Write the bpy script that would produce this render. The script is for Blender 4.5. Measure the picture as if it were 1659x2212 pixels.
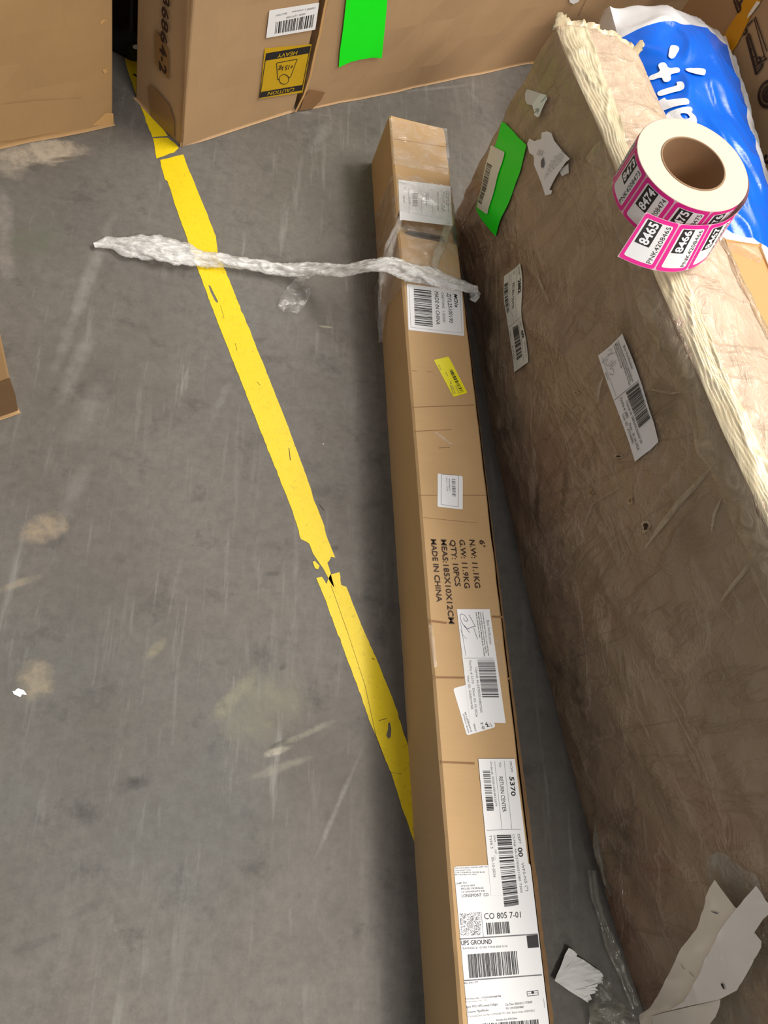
import bpy, bmesh, math, random
import numpy as np
from mathutils import Vector, Matrix, noise
from mathutils.geometry import tessellate_polygon

for o in list(bpy.data.objects): bpy.data.objects.remove(o)
SC = bpy.context.scene
COL = SC.collection
S = 0.01                                     # everything below is measured in centimetres

# ------------------------------------------------------------------ camera
FPX, CX, CY, CAMH = 1651.67, 829.5, 1106.0, 111.52
ROT = np.array([[0.95146135, 0.0, 0.30776826],
                [-0.12711118, 0.91072677, 0.39296247],
                [-0.28029279, -0.41300939, 0.86652132]])      # world -> camera axes
cam = bpy.data.cameras.new('camera'); camo = bpy.data.objects.new('camera', cam); COL.objects.link(camo)
cam.sensor_fit = 'VERTICAL'; cam.sensor_height = 24.0; cam.lens = 24.0 * FPX / 2212.0
cam.clip_start = 0.02; cam.clip_end = 50
M4 = Matrix([[ROT[j][i] for j in range(3)] for i in range(3)]).to_4x4()
M4.translation = Vector((0, 0, CAMH * S)); camo.matrix_world = M4
SC.camera = camo

# ------------------------------------------------------------------ light
SC.view_settings.view_transform = 'Standard'; SC.view_settings.look = 'None'
SC.view_settings.gamma = 1.0; SC.view_settings.use_curve_mapping = False
SC.view_settings.exposure = 0.0
wd = bpy.data.worlds.new('world'); SC.world = wd; wd.use_nodes = True
bg = wd.node_tree.nodes['Background']; bg.inputs[0].default_value = (0.96, 0.97, 1.0, 1); bg.inputs[1].default_value = 0.32

def area(name, loc, target, sx, sy, power, col):
    l = bpy.data.lights.new(name, 'AREA'); l.shape = 'RECTANGLE'; l.size = sx; l.size_y = sy; l.energy = power; l.color = col
    o = bpy.data.objects.new(name, l); COL.objects.link(o); o.location = loc
    d = Vector(target) - Vector(loc); o.rotation_euler = d.to_track_quat('-Z', 'Y').to_euler(); return o
area('high_bay_lamp', (2.6, 1.4, 4.0), (0.6, 0.7, 0), 2.4, 1.0, 165, (1.0, 0.95, 0.88))
area('high_bay_lamp', (1.9, -2.2, 3.6), (0.4, 0.9, 0), 2.0, 0.7, 130, (1.0, 0.95, 0.88))
area('high_bay_lamp', (2.3, 3.0, 4.0), (0.6, 0.8, 0), 2.4, 0.4, 75, (1.0, 0.96, 0.9))

# ------------------------------------------------------------------ picture ray helpers
def ray(p):
    return np.array([(p[0] - CX) / FPX, -(p[1] - CY) / FPX, -1.0]) @ ROT
def U(p, z=0.0):
    d = ray(p); t = (z - CAMH) / d[2]; return np.array([0, 0, CAMH]) + t * d
def UP(p, pt, n):
    d = ray(p); C = np.array([0, 0, CAMH]); t = ((np.array(pt) - C) @ n) / (d @ n); return C + t * d

# ------------------------------------------------------------------ materials
def lin(c): return tuple(((v / 255.0) / 12.92 if v / 255.0 <= 0.04045 else ((v / 255.0 + 0.055) / 1.055) ** 2.4) for v in c)
class NT:
    def __init__(s, name):
        s.m = bpy.data.materials.new(name); s.m.use_nodes = True; s.t = s.m.node_tree; s.n = s.t.nodes; s.l = s.t.links
        s.b = s.n['Principled BSDF']; s.out = s.n['Material Output']; s._tc = None
    def node(s, typ, **k):
        x = s.n.new(typ)
        for a, v in k.items(): setattr(x, a, v)
        return x
    def tc(s, which='Object'):
        if s._tc is None: s._tc = s.n.new('ShaderNodeTexCoord')
        return s._tc.outputs[which]
    def mapping(s, scale=(1, 1, 1), rot=(0, 0, 0), loc=(0, 0, 0), src=None):
        m = s.n.new('ShaderNodeMapping'); m.inputs['Scale'].default_value = scale; m.inputs['Rotation'].default_value = rot; m.inputs['Location'].default_value = loc
        s.l.new(src or s.tc(), m.inputs[0]); return m.outputs[0]
    def noise(s, scale, detail=6, rough=.6, vec=None, dist=0):
        x = s.n.new('ShaderNodeTexNoise'); x.inputs['Scale'].default_value = scale; x.inputs['Detail'].default_value = detail
        x.inputs['Roughness'].default_value = rough; x.inputs['Distortion'].default_value = dist
        s.l.new(vec or s.tc(), x.inputs['Vector']); return x.outputs[0]
    def ramp(s, fac, stops):
        r = s.n.new('ShaderNodeValToRGB'); e = r.color_ramp.elements
        while len(e) < len(stops): e.new(0.5)
        for i, (p, c) in enumerate(stops):
            e[i].position = p; e[i].color = (c if len(c) == 4 else (*c, 1)) if hasattr(c, '__len__') else (c, c, c, 1)
        s.l.new(fac, r.inputs[0]); return r.outputs[0]
    def mix(s, fac, a, b, mode='MIX'):
        x = s.n.new('ShaderNodeMix'); x.data_type = 'RGBA'; x.blend_type = mode
        for sock, v in ((x.inputs[0], fac), (x.inputs[6], a), (x.inputs[7], b)):
            if isinstance(v, (int, float)): sock.default_value = v
            elif isinstance(v, tuple): sock.default_value = (*v, 1) if len(v) == 3 else v
            else: s.l.new(v, sock)
        return x.outputs[2]
    def math(s, op, a, b=None):
        x = s.n.new('ShaderNodeMath'); x.operation = op
        for sock, v in ((x.inputs[0], a), (x.inputs[1], b)):
            if v is None: continue
            if isinstance(v, (int, float)): sock.default_value = v
            else: s.l.new(v, sock)
        return x.outputs[0]
    def bump(s, h, strength=.3, dist=.002, to=('Normal',)):
        x = s.n.new('ShaderNodeBump'); x.inputs['Strength'].default_value = strength; x.inputs['Distance'].default_value = dist
        s.l.new(h, x.inputs['Height'])
        for t in to: s.l.new(x.outputs[0], s.b.inputs[t])
        return x.outputs[0]
    def set(s, **k):
        for a, v in k.items():
            sock = s.b.inputs[a.replace('_', ' ')]
            if isinstance(v, tuple): sock.default_value = (*v, 1) if len(v) == 3 else v
            elif isinstance(v, (int, float)): sock.default_value = v
            else: s.l.new(v, sock)
        return s

MAT = {}
def simple(name, rgb, rough=.6, var=.06, **k):
    t = NT(name); c = lin(rgb)
    n = t.noise(35, 4)
    t.set(Base_Color=t.mix(n, tuple(v * (1 - var) for v in c), tuple(min(1, v * (1 + var)) for v in c)), Roughness=rough, **k)
    MAT[name] = t.m; return t.m

def cardboard(name, rgb, dark=.78, bumps=.25, grain=(1, 1, 14), scuff=.3, spec=.25):
    t = NT(name); c = np.array(lin(rgb))
    big = t.noise(5, 5, .6); fine = t.noise(160, 3, .7, t.mapping(grain)); mid = t.noise(22, 6, .65, t.mapping(grain))
    col = t.mix(t.ramp(big, [(.3, .0), (.7, 1.0)]), tuple(c * dark), tuple(c))
    col = t.mix(t.ramp(mid, [(.42, 0.0), (.75, scuff)]), col, tuple(c * .62))
    col = t.mix(t.math('MULTIPLY', fine, .22), col, tuple(np.minimum(c * 1.25, 1)))
    t.set(Base_Color=col, Roughness=.62); t.b.inputs['Specular IOR Level'].default_value = spec
    h = t.math('ADD', t.math('MULTIPLY', mid, .7), t.math('MULTIPLY', fine, .15)); t.bump(h, bumps, .003)
    MAT[name] = t.m; return t.m

# floor ------------------------------------------------------------
def floor_mat():
    t = NT('worn_grey_concrete'); t.b.inputs['Specular IOR Level'].default_value = .35
    base = t.ramp(t.noise(1.6, 8, .62), [(.3, lin((90, 85, 78))), (.5, lin((109, 104, 97))), (.72, lin((124, 119, 111)))])
    cool = t.noise(2.3, 3, .5, t.mapping(loc=(3, 1, 0)))
    base = t.mix(t.ramp(cool, [(.45, 0.0), (.65, .45)]), base, lin((108, 108, 105)))
    speck = t.noise(55, 8, .8); base = t.mix(t.ramp(speck, [(.35, .45), (.6, 0.0)]), base, lin((78, 74, 70)))
    blot = t.noise(13, 6, .7, t.mapping(loc=(7, 2, 0))); base = t.mix(t.ramp(blot, [(.28, .7), (.44, 0.0)]), base, lin((66, 64, 62)))
    # long pale scuffs, two directions
    for i, (ang, sc, lo, hi, am) in enumerate(((.28, (30, 2.2, 1), .60, .78, .34), (.55, (26, 3.0, 1), .62, .8, .28), (-.25, (22, 2.6, 1), .63, .8, .22), (1.25, (30, 3.0, 1), .66, .78, .25))):
        s1 = t.noise(1.6, 5, .65, t.mapping(sc, (0, 0, ang), (i * 3.1, i, 0)), .15)
        gate = t.noise(1.4, 2, .5, t.mapping(loc=(i * 5.0, 3, 0)))
        f = t.math('MULTIPLY', t.ramp(s1, [(lo - .03, 0.0), (hi, am * 2.1)]), t.ramp(gate, [(.42, 0.0), (.62, 1.0)]))
        base = t.mix(f, base, lin((158, 156, 150)))
    # stains and worn spots with a place of their own
    wob = t.noise(14, 6, .75)
    def spot(px, ang, ra, rb, col, am, soft=.35, scale=None, th=.0):
        nonlocal base
        c = U(px); mp = t.mapping((1 / (ra * S), 1 / (rb * S), 0), (0, 0, 0), (0, 0, 0))
        sub = t.node('ShaderNodeVectorMath', operation='SUBTRACT'); t.l.new(t.tc(), sub.inputs[0]); sub.inputs[1].default_value = (c[0] * S, c[1] * S, 0)
        r = t.node('ShaderNodeVectorRotate'); r.rotation_type = 'Z_AXIS'; t.l.new(sub.outputs[0], r.inputs['Vector']); r.inputs['Angle'].default_value = -ang
        m = t.node('ShaderNodeVectorMath', operation='MULTIPLY'); t.l.new(r.outputs[0], m.inputs[0]); m.inputs[1].default_value = (1 / (ra * S), 1 / (rb * S), 0)
        ln = t.node('ShaderNodeVectorMath', operation='LENGTH'); t.l.new(m.outputs[0], ln.inputs[0])
        d = t.math('ADD', ln.outputs['Value'], t.math('MULTIPLY', t.math('SUBTRACT', wob, .5), 1.9))
        tex = t.noise(scale or 60, 5, .7)
        f = t.math('MULTIPLY', t.ramp(d, [(.75 - soft, am), (.95, 0.0)]), t.ramp(tex, [(.3, .25), (.62, 1.0)]))
        base = t.mix(f, base, lin(col))
    spot((75, 330), .5, 9, 3.2, (176, 164, 146), .85, .2)
    spot((130, 325), .45, 7, 2.6, (170, 158, 140), .8, .2)
    spot((10, 345), .45, 4, 5, (160, 150, 134), .6)
    spot((140, 342), .5, 3, .5, (70, 62, 50), .8)
    spot((8, 470), 1.8, 7, 2, (150, 142, 132), .5)
    spot((10, 560), 1.8, 5, 2, (150, 142, 132), .5)
    spot((75, 520), 1.0, 7, 5, (96, 102, 84), .6)
    spot((95, 1140), .7, 4.5, 2.6, (158, 140, 116), .75, .3)
    spot((80, 1465), 2.0, 3.6, 2.8, (156, 142, 118), .7, .3)
    spot((35, 1262), .5, 4, .7, (150, 138, 118), .6)
    spot((335, 1402), .9, 2.2, 1.0, (150, 140, 112), .55)
    spot((570, 1535), .55, 9, 5.5, (128, 126, 106), .55, .5, 25)
    spot((500, 1510), .9, 5, 1.6, (142, 138, 112), .5)
    spot((610, 1608), .35, 2.2, .7, (44, 41, 40), 1.0, .3)
    spot((600, 1622), .35, 2.4, .6, (176, 168, 150), .8)
    spot((650, 1590), .45, 6, .6, (150, 146, 128), .5)
    spot((600, 1660), .35, 7, .7, (140, 136, 120), .5)
    spot((290, 1690), .25, 3.0, 1.3, (62, 58, 56), .8, .5)
    spot((70, 2040), .3, 3.4, .6, (84, 82, 80), .6)
    spot((190, 1960), .4, 3.0, .8, (88, 86, 84), .5)
    spot((720, 1185), .4, 1.2, .7, (58, 56, 54), .8)
    spot((612, 1440), .9, .9, .5, (55, 53, 52), .8)
    spot((585, 1240), .2, 1.6, .5, (58, 56, 54), .6)
    spot((700, 1060), .4, 3.2, 1.6, (76, 74, 72), .6)
    spot((810, 1090), .4, 3.0, 1.2, (74, 72, 70), .6)
    spot((480, 860), 1.3, 5, .9, (132, 130, 126), .4)
    spot((185, 620), 1.45, 22, 1.4, (146, 142, 136), .55, .5, 30)
    spot((165, 790), 1.4, 12, 1.6, (140, 137, 131), .5, .5, 30)
    spot((160, 1060), 1.35, 9, 1.4, (136, 133, 127), .45, .5, 30)
    spot((190, 880), 1.35, 8, 2.4, (134, 132, 126), .4, .5, 30)
    spot((730, 1740), 1.15, 9, .5, (150, 147, 140), .5, .5)
    spot((700, 205), .2, 12, .7, (160, 155, 146), .5)
    spot((690, 300), 1.2, 7, 1.6, (138, 136, 130), .4)
    spot((600, 235), .2, 12, .8, (164, 158, 148), .45)
    spot((785, 180), 1.3, 9, 1.0, (150, 148, 142), .4)
    spot((950, 190), .5, 12, .6, (150, 148, 142), .35)
    spot((705, 706), .1, 1.6, .35, (166, 158, 138), .9, .2)
    spot((1210, 1900), 1.2, 9, 6, (92, 86, 80), .5, .5)
    # small white crumbs embedded in the surface
    v = t.node('ShaderNodeTexVoronoi'); v.inputs['Scale'].default_value = 26; v.inputs['Randomness'].default_value = 1; t.l.new(t.tc(), v.inputs['Vector'])
    pick = t.math('GREATER_THAN', t.noise(5.0, 2), .60)
    f = t.math('MULTIPLY', t.math('LESS_THAN', v.outputs['Distance'], .035), pick); base = t.mix(t.math('MULTIPLY', f, .8), base, lin((205, 202, 192)))
    t.set(Base_Color=base, Roughness=t.ramp(t.noise(9, 5), [(.3, .48), (.7, .7)]))
    t.bump(t.math('ADD', t.math('MULTIPLY', speck, .5), t.noise(200, 3)), .12, .001)
    MAT['floor'] = t.m
floor_mat()

cardboard('kraft_tan', (194, 159, 114), .86, .12, (1, 10, 1), .10)
cardboard('kraft_brown', (182, 149, 112), .86, .14, (10, 10, 1), .12)
cardboard('kraft_warm', (178, 142, 98), .86, .14, (10, 10, 1), .12)
cardboard('kraft_orange', (205, 160, 104), .9, .12, (1, 10, 1), .1)
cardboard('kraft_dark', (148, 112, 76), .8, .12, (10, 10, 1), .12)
cardboard('kraft_edge', (140, 108, 74), .6, .5, (1, 40, 40), .5)
simple('ink_black', (34, 31, 33), .55, .1)
simple('ink_grey', (110, 108, 112), .6, .08)
simple('ink_faint', (170, 166, 164), .6, .05)
simple('ink_brown', (52, 30, 20), .6, .15)
simple('ink_purple', (96, 70, 110), .6, .1)
simple('label_white', (240, 239, 239), .45, .025)
simple('label_cream', (244, 236, 220), .5, .03)
simple('label_pale', (236, 236, 224), .45, .03)
simple('label_yellow', (250, 236, 10), .4, .04)
simple('sticker_green', (8, 250, 24), .45, .03)
simple('caution_yellow', (200, 160, 20), .5, .12)
simple('pink', (238, 36, 150), .4, .03)
simple('liner_pink', (236, 190, 205), .35, .03)
simple('liner_grey', (170, 150, 150), .25, .12)
simple('roll_paper', (216, 205, 180), .6, .02)
simple('core_brown', (150, 116, 84), .7, .06)
simple('core_edge', (205, 178, 150), .7, .05)
simple('plastic_black', (14, 12, 12), .12, .1)
simple('paper_backing', (236, 226, 206), .6, .06)
simple('paper_backing_light', (246, 240, 230), .6, .04)
simple('paper_grey', (226, 226, 222), .7, .04)
simple('dark_gap', (70, 66, 62), .5, .2)
simple('tape_brown', (140, 106, 66), .3, .06)
simple('letter_white', (244, 245, 248), .35, .02)

def tape_yellow(name, rgb, seed):
    t = NT(name); c = lin(rgb)
    n = t.noise(30, 7, .75, t.mapping(loc=(seed, 0, 0))); w = t.noise(120, 4, .7)
    col = t.mix(t.ramp(n, [(.3, .3), (.5, 0.0)]), c, lin((206, 176, 24)))
    col = t.mix(t.ramp(w, [(.25, .45), (.42, 0.0)]), col, lin((150, 128, 30)))
    sc = t.noise(9, 4, .6, t.mapping((30, 3, 1), (0, 0, .5)))
    col = t.mix(t.ramp(sc, [(.66, 0.0), (.74, .5)]), col, lin((120, 104, 36)))
    t.set(Base_Color=col, Roughness=.42); t.bump(n, .35, .002); MAT[name] = t.m
tape_yellow('floor_tape_yellow', (232, 203, 20), 0)
tape_yellow('strap_yellow', (214, 150, 10), 4)

# shrink film: tan film over kraft, and the loose clear films
SPOTS = [((1180, 1085), (5, 1.2, .5), (60, 50, 38), .8), ((1240, 1060), (4, 1.0, .5), (70, 58, 44), .7), ((1420, 1800), (4, 3.5, 1.2), (62, 48, 34), .85), ((1395, 1850), (3, 3, 1.2), (70, 52, 38), .7),
         ((1480, 1850), (9, 7, .3), (150, 108, 86), .6), ((1390, 1960), (8, 9, .3), (142, 100, 76), .6), ((1110, 380), (2, 5, .2), (84, 74, 60), .6), ((1040, 470), (3, 7, .4), (76, 66, 54), .7), ((1020, 600), (4, 6, .2), (86, 74, 60), .6),
         ((1090, 250), (1.5, 6, .3), (84, 78, 60), .6), ((1360, 720), (4, 3, .6), (116, 96, 70), .6), ((1440, 900), (5, 4, .8), (112, 94, 66), .6), ((1190, 310), (3, 4, .4), (104, 88, 68), .7), ((1520, 1160), (4, 5, .6), (120, 98, 72), .5), ((1620, 1480), (5, 5, .6), (122, 98, 74), .5), ((1300, 1600), (4, 8, 1.0), (118, 98, 74), .5), ((1090, 930), (3, 8, .2), (80, 72, 60), .6), ((1640, 1770), (5, 5, .2), (134, 92, 66), .5)]
def facep_early(px):
    n = unit([-.97, -.24, 0]); return UP(px, (57.2, 68, 0), n)
def unit(v): v = np.array(v, float); return v / np.linalg.norm(v)
def wrapped(name, rgb):
    t = NT('film_wrapped_kraft')
    c = np.array(lin(rgb))
    big = t.noise(3.2, 5, .6)
    col = t.mix(t.ramp(big, [(.35, 0.0), (.65, 1.0)]), tuple(c * .86), tuple(c))
    # dirt rubbed into the film low on the side
    d1 = t.noise(6.5, 7, .7, t.mapping((1, .6, 1), (0.5, 0, 0), (2, 0, 0)), .8); z = t.node('ShaderNodeSeparateXYZ'); t.l.new(t.tc(), z.inputs[0])
    low = t.ramp(z.outputs[2], [(.0, 1.0), (.36, .25), (.44, 0.0)])
    col = t.mix(t.math('MULTIPLY', t.ramp(d1, [(.54, 0.0), (.68, .85)]), low), col, lin((66, 54, 40)))
    d3 = t.noise(3.0, 4, .6, t.mapping(loc=(6, 2, 0))); warm = t.math('MULTIPLY', t.ramp(d3, [(.45, 0.0), (.6, .5)]), low)
    col = t.mix(warm, col, lin((150, 108, 84)))
    wob = t.noise(11, 6, .75)
    for (px, rad, colr, am) in SPOTS:
        pp = facep_early(px); sub = t.node('ShaderNodeVectorMath', operation='SUBTRACT'); t.l.new(t.tc(), sub.inputs[0]); sub.inputs[1].default_value = tuple((pp - np.array([70, 45, 0])) * S)
        r = t.node('ShaderNodeVectorRotate'); r.rotation_type = 'X_AXIS'; r.inputs['Angle'].default_value = -rad[2]; t.l.new(sub.outputs[0], r.inputs['Vector'])
        m = t.node('ShaderNodeVectorMath', operation='MULTIPLY'); t.l.new(r.outputs[0], m.inputs[0]); m.inputs[1].default_value = (8, 1 / (rad[0] * S), 1 / (rad[1] * S))
        ln = t.node('ShaderNodeVectorMath', operation='LENGTH'); t.l.new(m.outputs[0], ln.inputs[0])
        d = t.math('ADD', ln.outputs['Value'], t.math('MULTIPLY', t.math('SUBTRACT', wob, .5), 2.2)); tex = t.noise(34, 5, .7, t.mapping((1, 1, .5)))
        col = t.mix(t.math('MULTIPLY', t.ramp(d, [(.3, am), (1.0, 0.0)]), t.ramp(tex, [(.3, .3), (.6, 1.0)])), col, lin(colr))
    s4 = t.noise(2.2, 5, .55, t.mapping((1, 5.0, 1.2), (-.75, 0, 0), (9, 1, 0)), .5)
    s1 = t.noise(3.0, 6, .6, t.mapping((6, 1.0, 2.6), (.6, 0, 0)), .6)
    s2 = t.noise(4.0, 6, .65, t.mapping((4, 1.6, 1.2), (-.5, 0, .3), (4, 4, 4)), 1.2)
    s3 = t.noise(28, 5, .6, t.mapping((2.2, .7, 1), (0, 0, .25)), .8)
    def ridge(x, w=.06): return t.ramp(t.math('ABSOLUTE', t.math('SUBTRACT', x, .5)), [(0.0, 1.0), (w, 0.0)])
    r1, r2, r4 = ridge(s1, .035), ridge(s2, .05), ridge(s4, .03)
    col = t.mix(t.math('MULTIPLY', r4, .22), col, lin((120, 98, 72)))
    col = t.mix(t.math('MULTIPLY', r1, .22), col, lin((214, 190, 160)))
    h = t.math('ADD', t.math('ADD', t.math('MULTIPLY', r1, .8), t.math('MULTIPLY', r2, .6)), t.math('ADD', t.math('MULTIPLY', s3, .8), r4))
    t.set(Base_Color=col, Roughness=.42)
    t.b.inputs['Specular IOR Level'].default_value = .4
    t.bump(h, .26, .004)
    t.set(Coat_Weight=.9, Coat_Roughness=.1); t.bump(t.math('ADD', h, t.math('MULTIPLY', t.noise(60, 4, .6, None, 1.0), .8)), .8, .008, ('Coat Normal',))
    MAT[name] = t.m
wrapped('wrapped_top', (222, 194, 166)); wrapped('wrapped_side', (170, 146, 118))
def film(name, tint, cover, streak, rough=.12, bump=.8, scale=30, stretch=(1, 1, 1), rot=(0, 0, 0)):
    t = NT(name); t.n.remove(t.b)
    n = t.noise(scale, 6, .65, t.mapping(stretch, rot), 1.2)
    bm = t.node('ShaderNodeBump'); bm.inputs['Strength'].default_value = bump; bm.inputs['Distance'].default_value = .004; t.l.new(n, bm.inputs['Height'])
    g = t.node('ShaderNodeBsdfGlossy'); g.inputs['Roughness'].default_value = rough; t.l.new(bm.outputs[0], g.inputs['Normal'])
    d = t.node('ShaderNodeBsdfDiffuse'); d.inputs['Color'].default_value = (*lin(tint), 1); t.l.new(bm.outputs[0], d.inputs['Normal'])
    tr = t.node('ShaderNodeBsdfTransparent')
    f = t.node('ShaderNodeLayerWeight'); f.inputs[0].default_value = .35; t.l.new(bm.outputs[0], f.inputs['Normal'])
    m1 = t.node('ShaderNodeMixShader'); fac = t.ramp(n, [(.42, cover), (.66, min(1, cover + streak))]); t.l.new(fac, m1.inputs[0])
    t.l.new(tr.outputs[0], m1.inputs[1]); t.l.new(d.outputs[0], m1.inputs[2])
    m2 = t.node('ShaderNodeMixShader'); t.l.new(t.math('ADD', t.math('MULTIPLY', t.math('POWER', f.outputs['Facing'], 2.0), .45), .05), m2.inputs[0]); t.l.new(m1.outputs[0], m2.inputs[1]); t.l.new(g.outputs[0], m2.inputs[2])
    t.l.new(m2.outputs[0], t.out.inputs['Surface']); MAT[name] = t.m
film('film_clear', (240, 238, 232), .03, .18, .12, 1.0, 26)
film('film_milky', (250, 249, 246), .26, .6, .2, .7, 38, (1, 2.5, 1))
film('film_floor', (170, 168, 150), .12, .35, .12, 1.0, 18)
film('film_tan', (206, 186, 156), .35, .5, .16, .9, 30, (3, .6, 1))
def cream():
    t = NT('film_cream'); n = t.noise(30, 5, .6, t.mapping((3, .4, 1), (0, 0, .25)), .5)
    t.set(Base_Color=t.mix(n, lin((196, 172, 128)), lin((248, 238, 205))), Roughness=.35); t.bump(n, .5, .004)
    t.set(Coat_Weight=.5, Coat_Roughness=.15); MAT['film_cream'] = t.m
cream()
def poly_white():
    t = NT('poly_white'); n = t.noise(14, 5, .6, None, .8)
    t.set(Base_Color=lin((226, 228, 232)), Roughness=.3); t.bump(n, .5, .006); MAT['poly_white'] = t.m
poly_white()
def poly_blue():                      # printed panel with a white border, by the bag's own UV
    t = NT('poly_blue'); t.tc('UV'); sx = t.node('ShaderNodeSeparateXYZ'); t.l.new(t._tc.outputs['UV'], sx.inputs[0])
    nb = t.math('MULTIPLY', t.math('SUBTRACT', t.noise(7, 3), .5), .05)
    a = t.math('LESS_THAN', t.math('ADD', sx.outputs[0], nb), .80); b = t.math('LESS_THAN', t.math('ADD', sx.outputs[1], nb), .84); c = t.math('GREATER_THAN', sx.outputs[1], .085)
    f = t.math('MULTIPLY', t.math('MULTIPLY', a, b), c)
    n = t.noise(9, 5, .6, None, 1.0)
    t.set(Base_Color=t.mix(f, lin((228, 230, 234)), lin((0, 104, 230))), Roughness=.26); t.bump(n, .35, .006); MAT['poly_blue'] = t.m
poly_blue()

# ------------------------------------------------------------------ mesh helpers
class MB:
    def __init__(s): s.v = []; s.f = []; s.m = []; s.uv = None
    def add(s, vs, fs, m=0):
        k = len(s.v); s.v += [tuple(float(c) for c in v) for v in vs]; s.f += [tuple(i + k for i in f) for f in fs]; s.m += [m] * len(fs)
    def grid(s, P, m=0, close_u=False, close_v=False):
        nu, nv = len(P), len(P[0]); k = len(s.v)
        for row in P:
            for p in row: s.v.append(tuple(float(c) for c in p))
        for i in range(nu if close_u else nu - 1):
            for j in range(nv if close_v else nv - 1):
                a, b = i, (i + 1) % nu; c, d = j, (j + 1) % nv
                s.f.append((k + a * nv + c, k + b * nv + c, k + b * nv + d, k + a * nv + d)); s.m.append(m)
    def build(s, name, mats, parent=None, smooth=False, base=(0, 0, 0)):
        off = Vector(base)
        if parent is not None: off = parent_loc(parent) * 100
        me = bpy.data.meshes.new(name); me.from_pydata([tuple((Vector(v) - off) * S) for v in s.v], [], s.f)
        if isinstance(mats, str): mats = [mats]
        for m in mats: me.materials.append(MAT[m])
        me.polygons.foreach_set('material_index', s.m)
        if smooth: me.polygons.foreach_set('use_smooth', [True] * len(s.f))
        if s.uv:
            l = me.uv_layers.new(name='UVMap')
            for lp in me.loops: l.data[lp.index].uv = s.uv[lp.vertex_index]
        me.update(); o = bpy.data.objects.new(name, me); COL.objects.link(o)
        if parent is not None: o.parent = parent; PL[o.name] = PL[parent.name]
        else: o.location = off * S
        return o
PL = {}
def parent_loc(p): return PL[p.name]
def tag(o, label=None, cat=None, group=None, kind=None):
    for k, v in (('label', label), ('category', cat), ('group', group), ('kind', kind)):
        if v: o[k] = v
    return o
def thing(name, base, label, cat, group=None):
    o = bpy.data.objects.new(name, None); COL.objects.link(o); o.location = Vector(base) * S; PL[o.name] = Vector(base) * S
    o.empty_display_size = .05
    return tag(o, label, cat, group)
def N(x, y, z=0, s=1.0): return noise.noise(Vector((x * s, y * s, z * s)))
def solid(o, t):
    m = o.modifiers.new('thickness', 'SOLIDIFY'); m.thickness = t * S; m.offset = -1; return o

_glyph = {}
def glyphs(s, bold=0.0):
    k = (s, bold)
    if k in _glyph: return _glyph[k]
    def geo(body):
        cu = bpy.data.curves.new('t', 'FONT'); cu.body = body; cu.size = 1; cu.resolution_u = 2; cu.fill_mode = 'FRONT'; cu.offset = bold
        ob = bpy.data.objects.new('t', cu); COL.objects.link(ob); bpy.context.view_layer.update()
        me = bpy.data.meshes.new_from_object(ob.evaluated_get(bpy.context.evaluated_depsgraph_get()))
        vs = [(v.co.x, v.co.y) for v in me.vertices]; fs = [tuple(p.vertices) for p in me.polygons]
        bpy.data.objects.remove(ob); bpy.data.curves.remove(cu); bpy.data.meshes.remove(me); return vs, fs
    vs, fs = geo(s); ch = max(v[1] for v in geo('H')[0]); w = max(v[0] for v in vs); x0 = min(v[0] for v in vs)
    _glyph[k] = (vs, fs, ch, x0, w); return _glyph[k]

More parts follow.
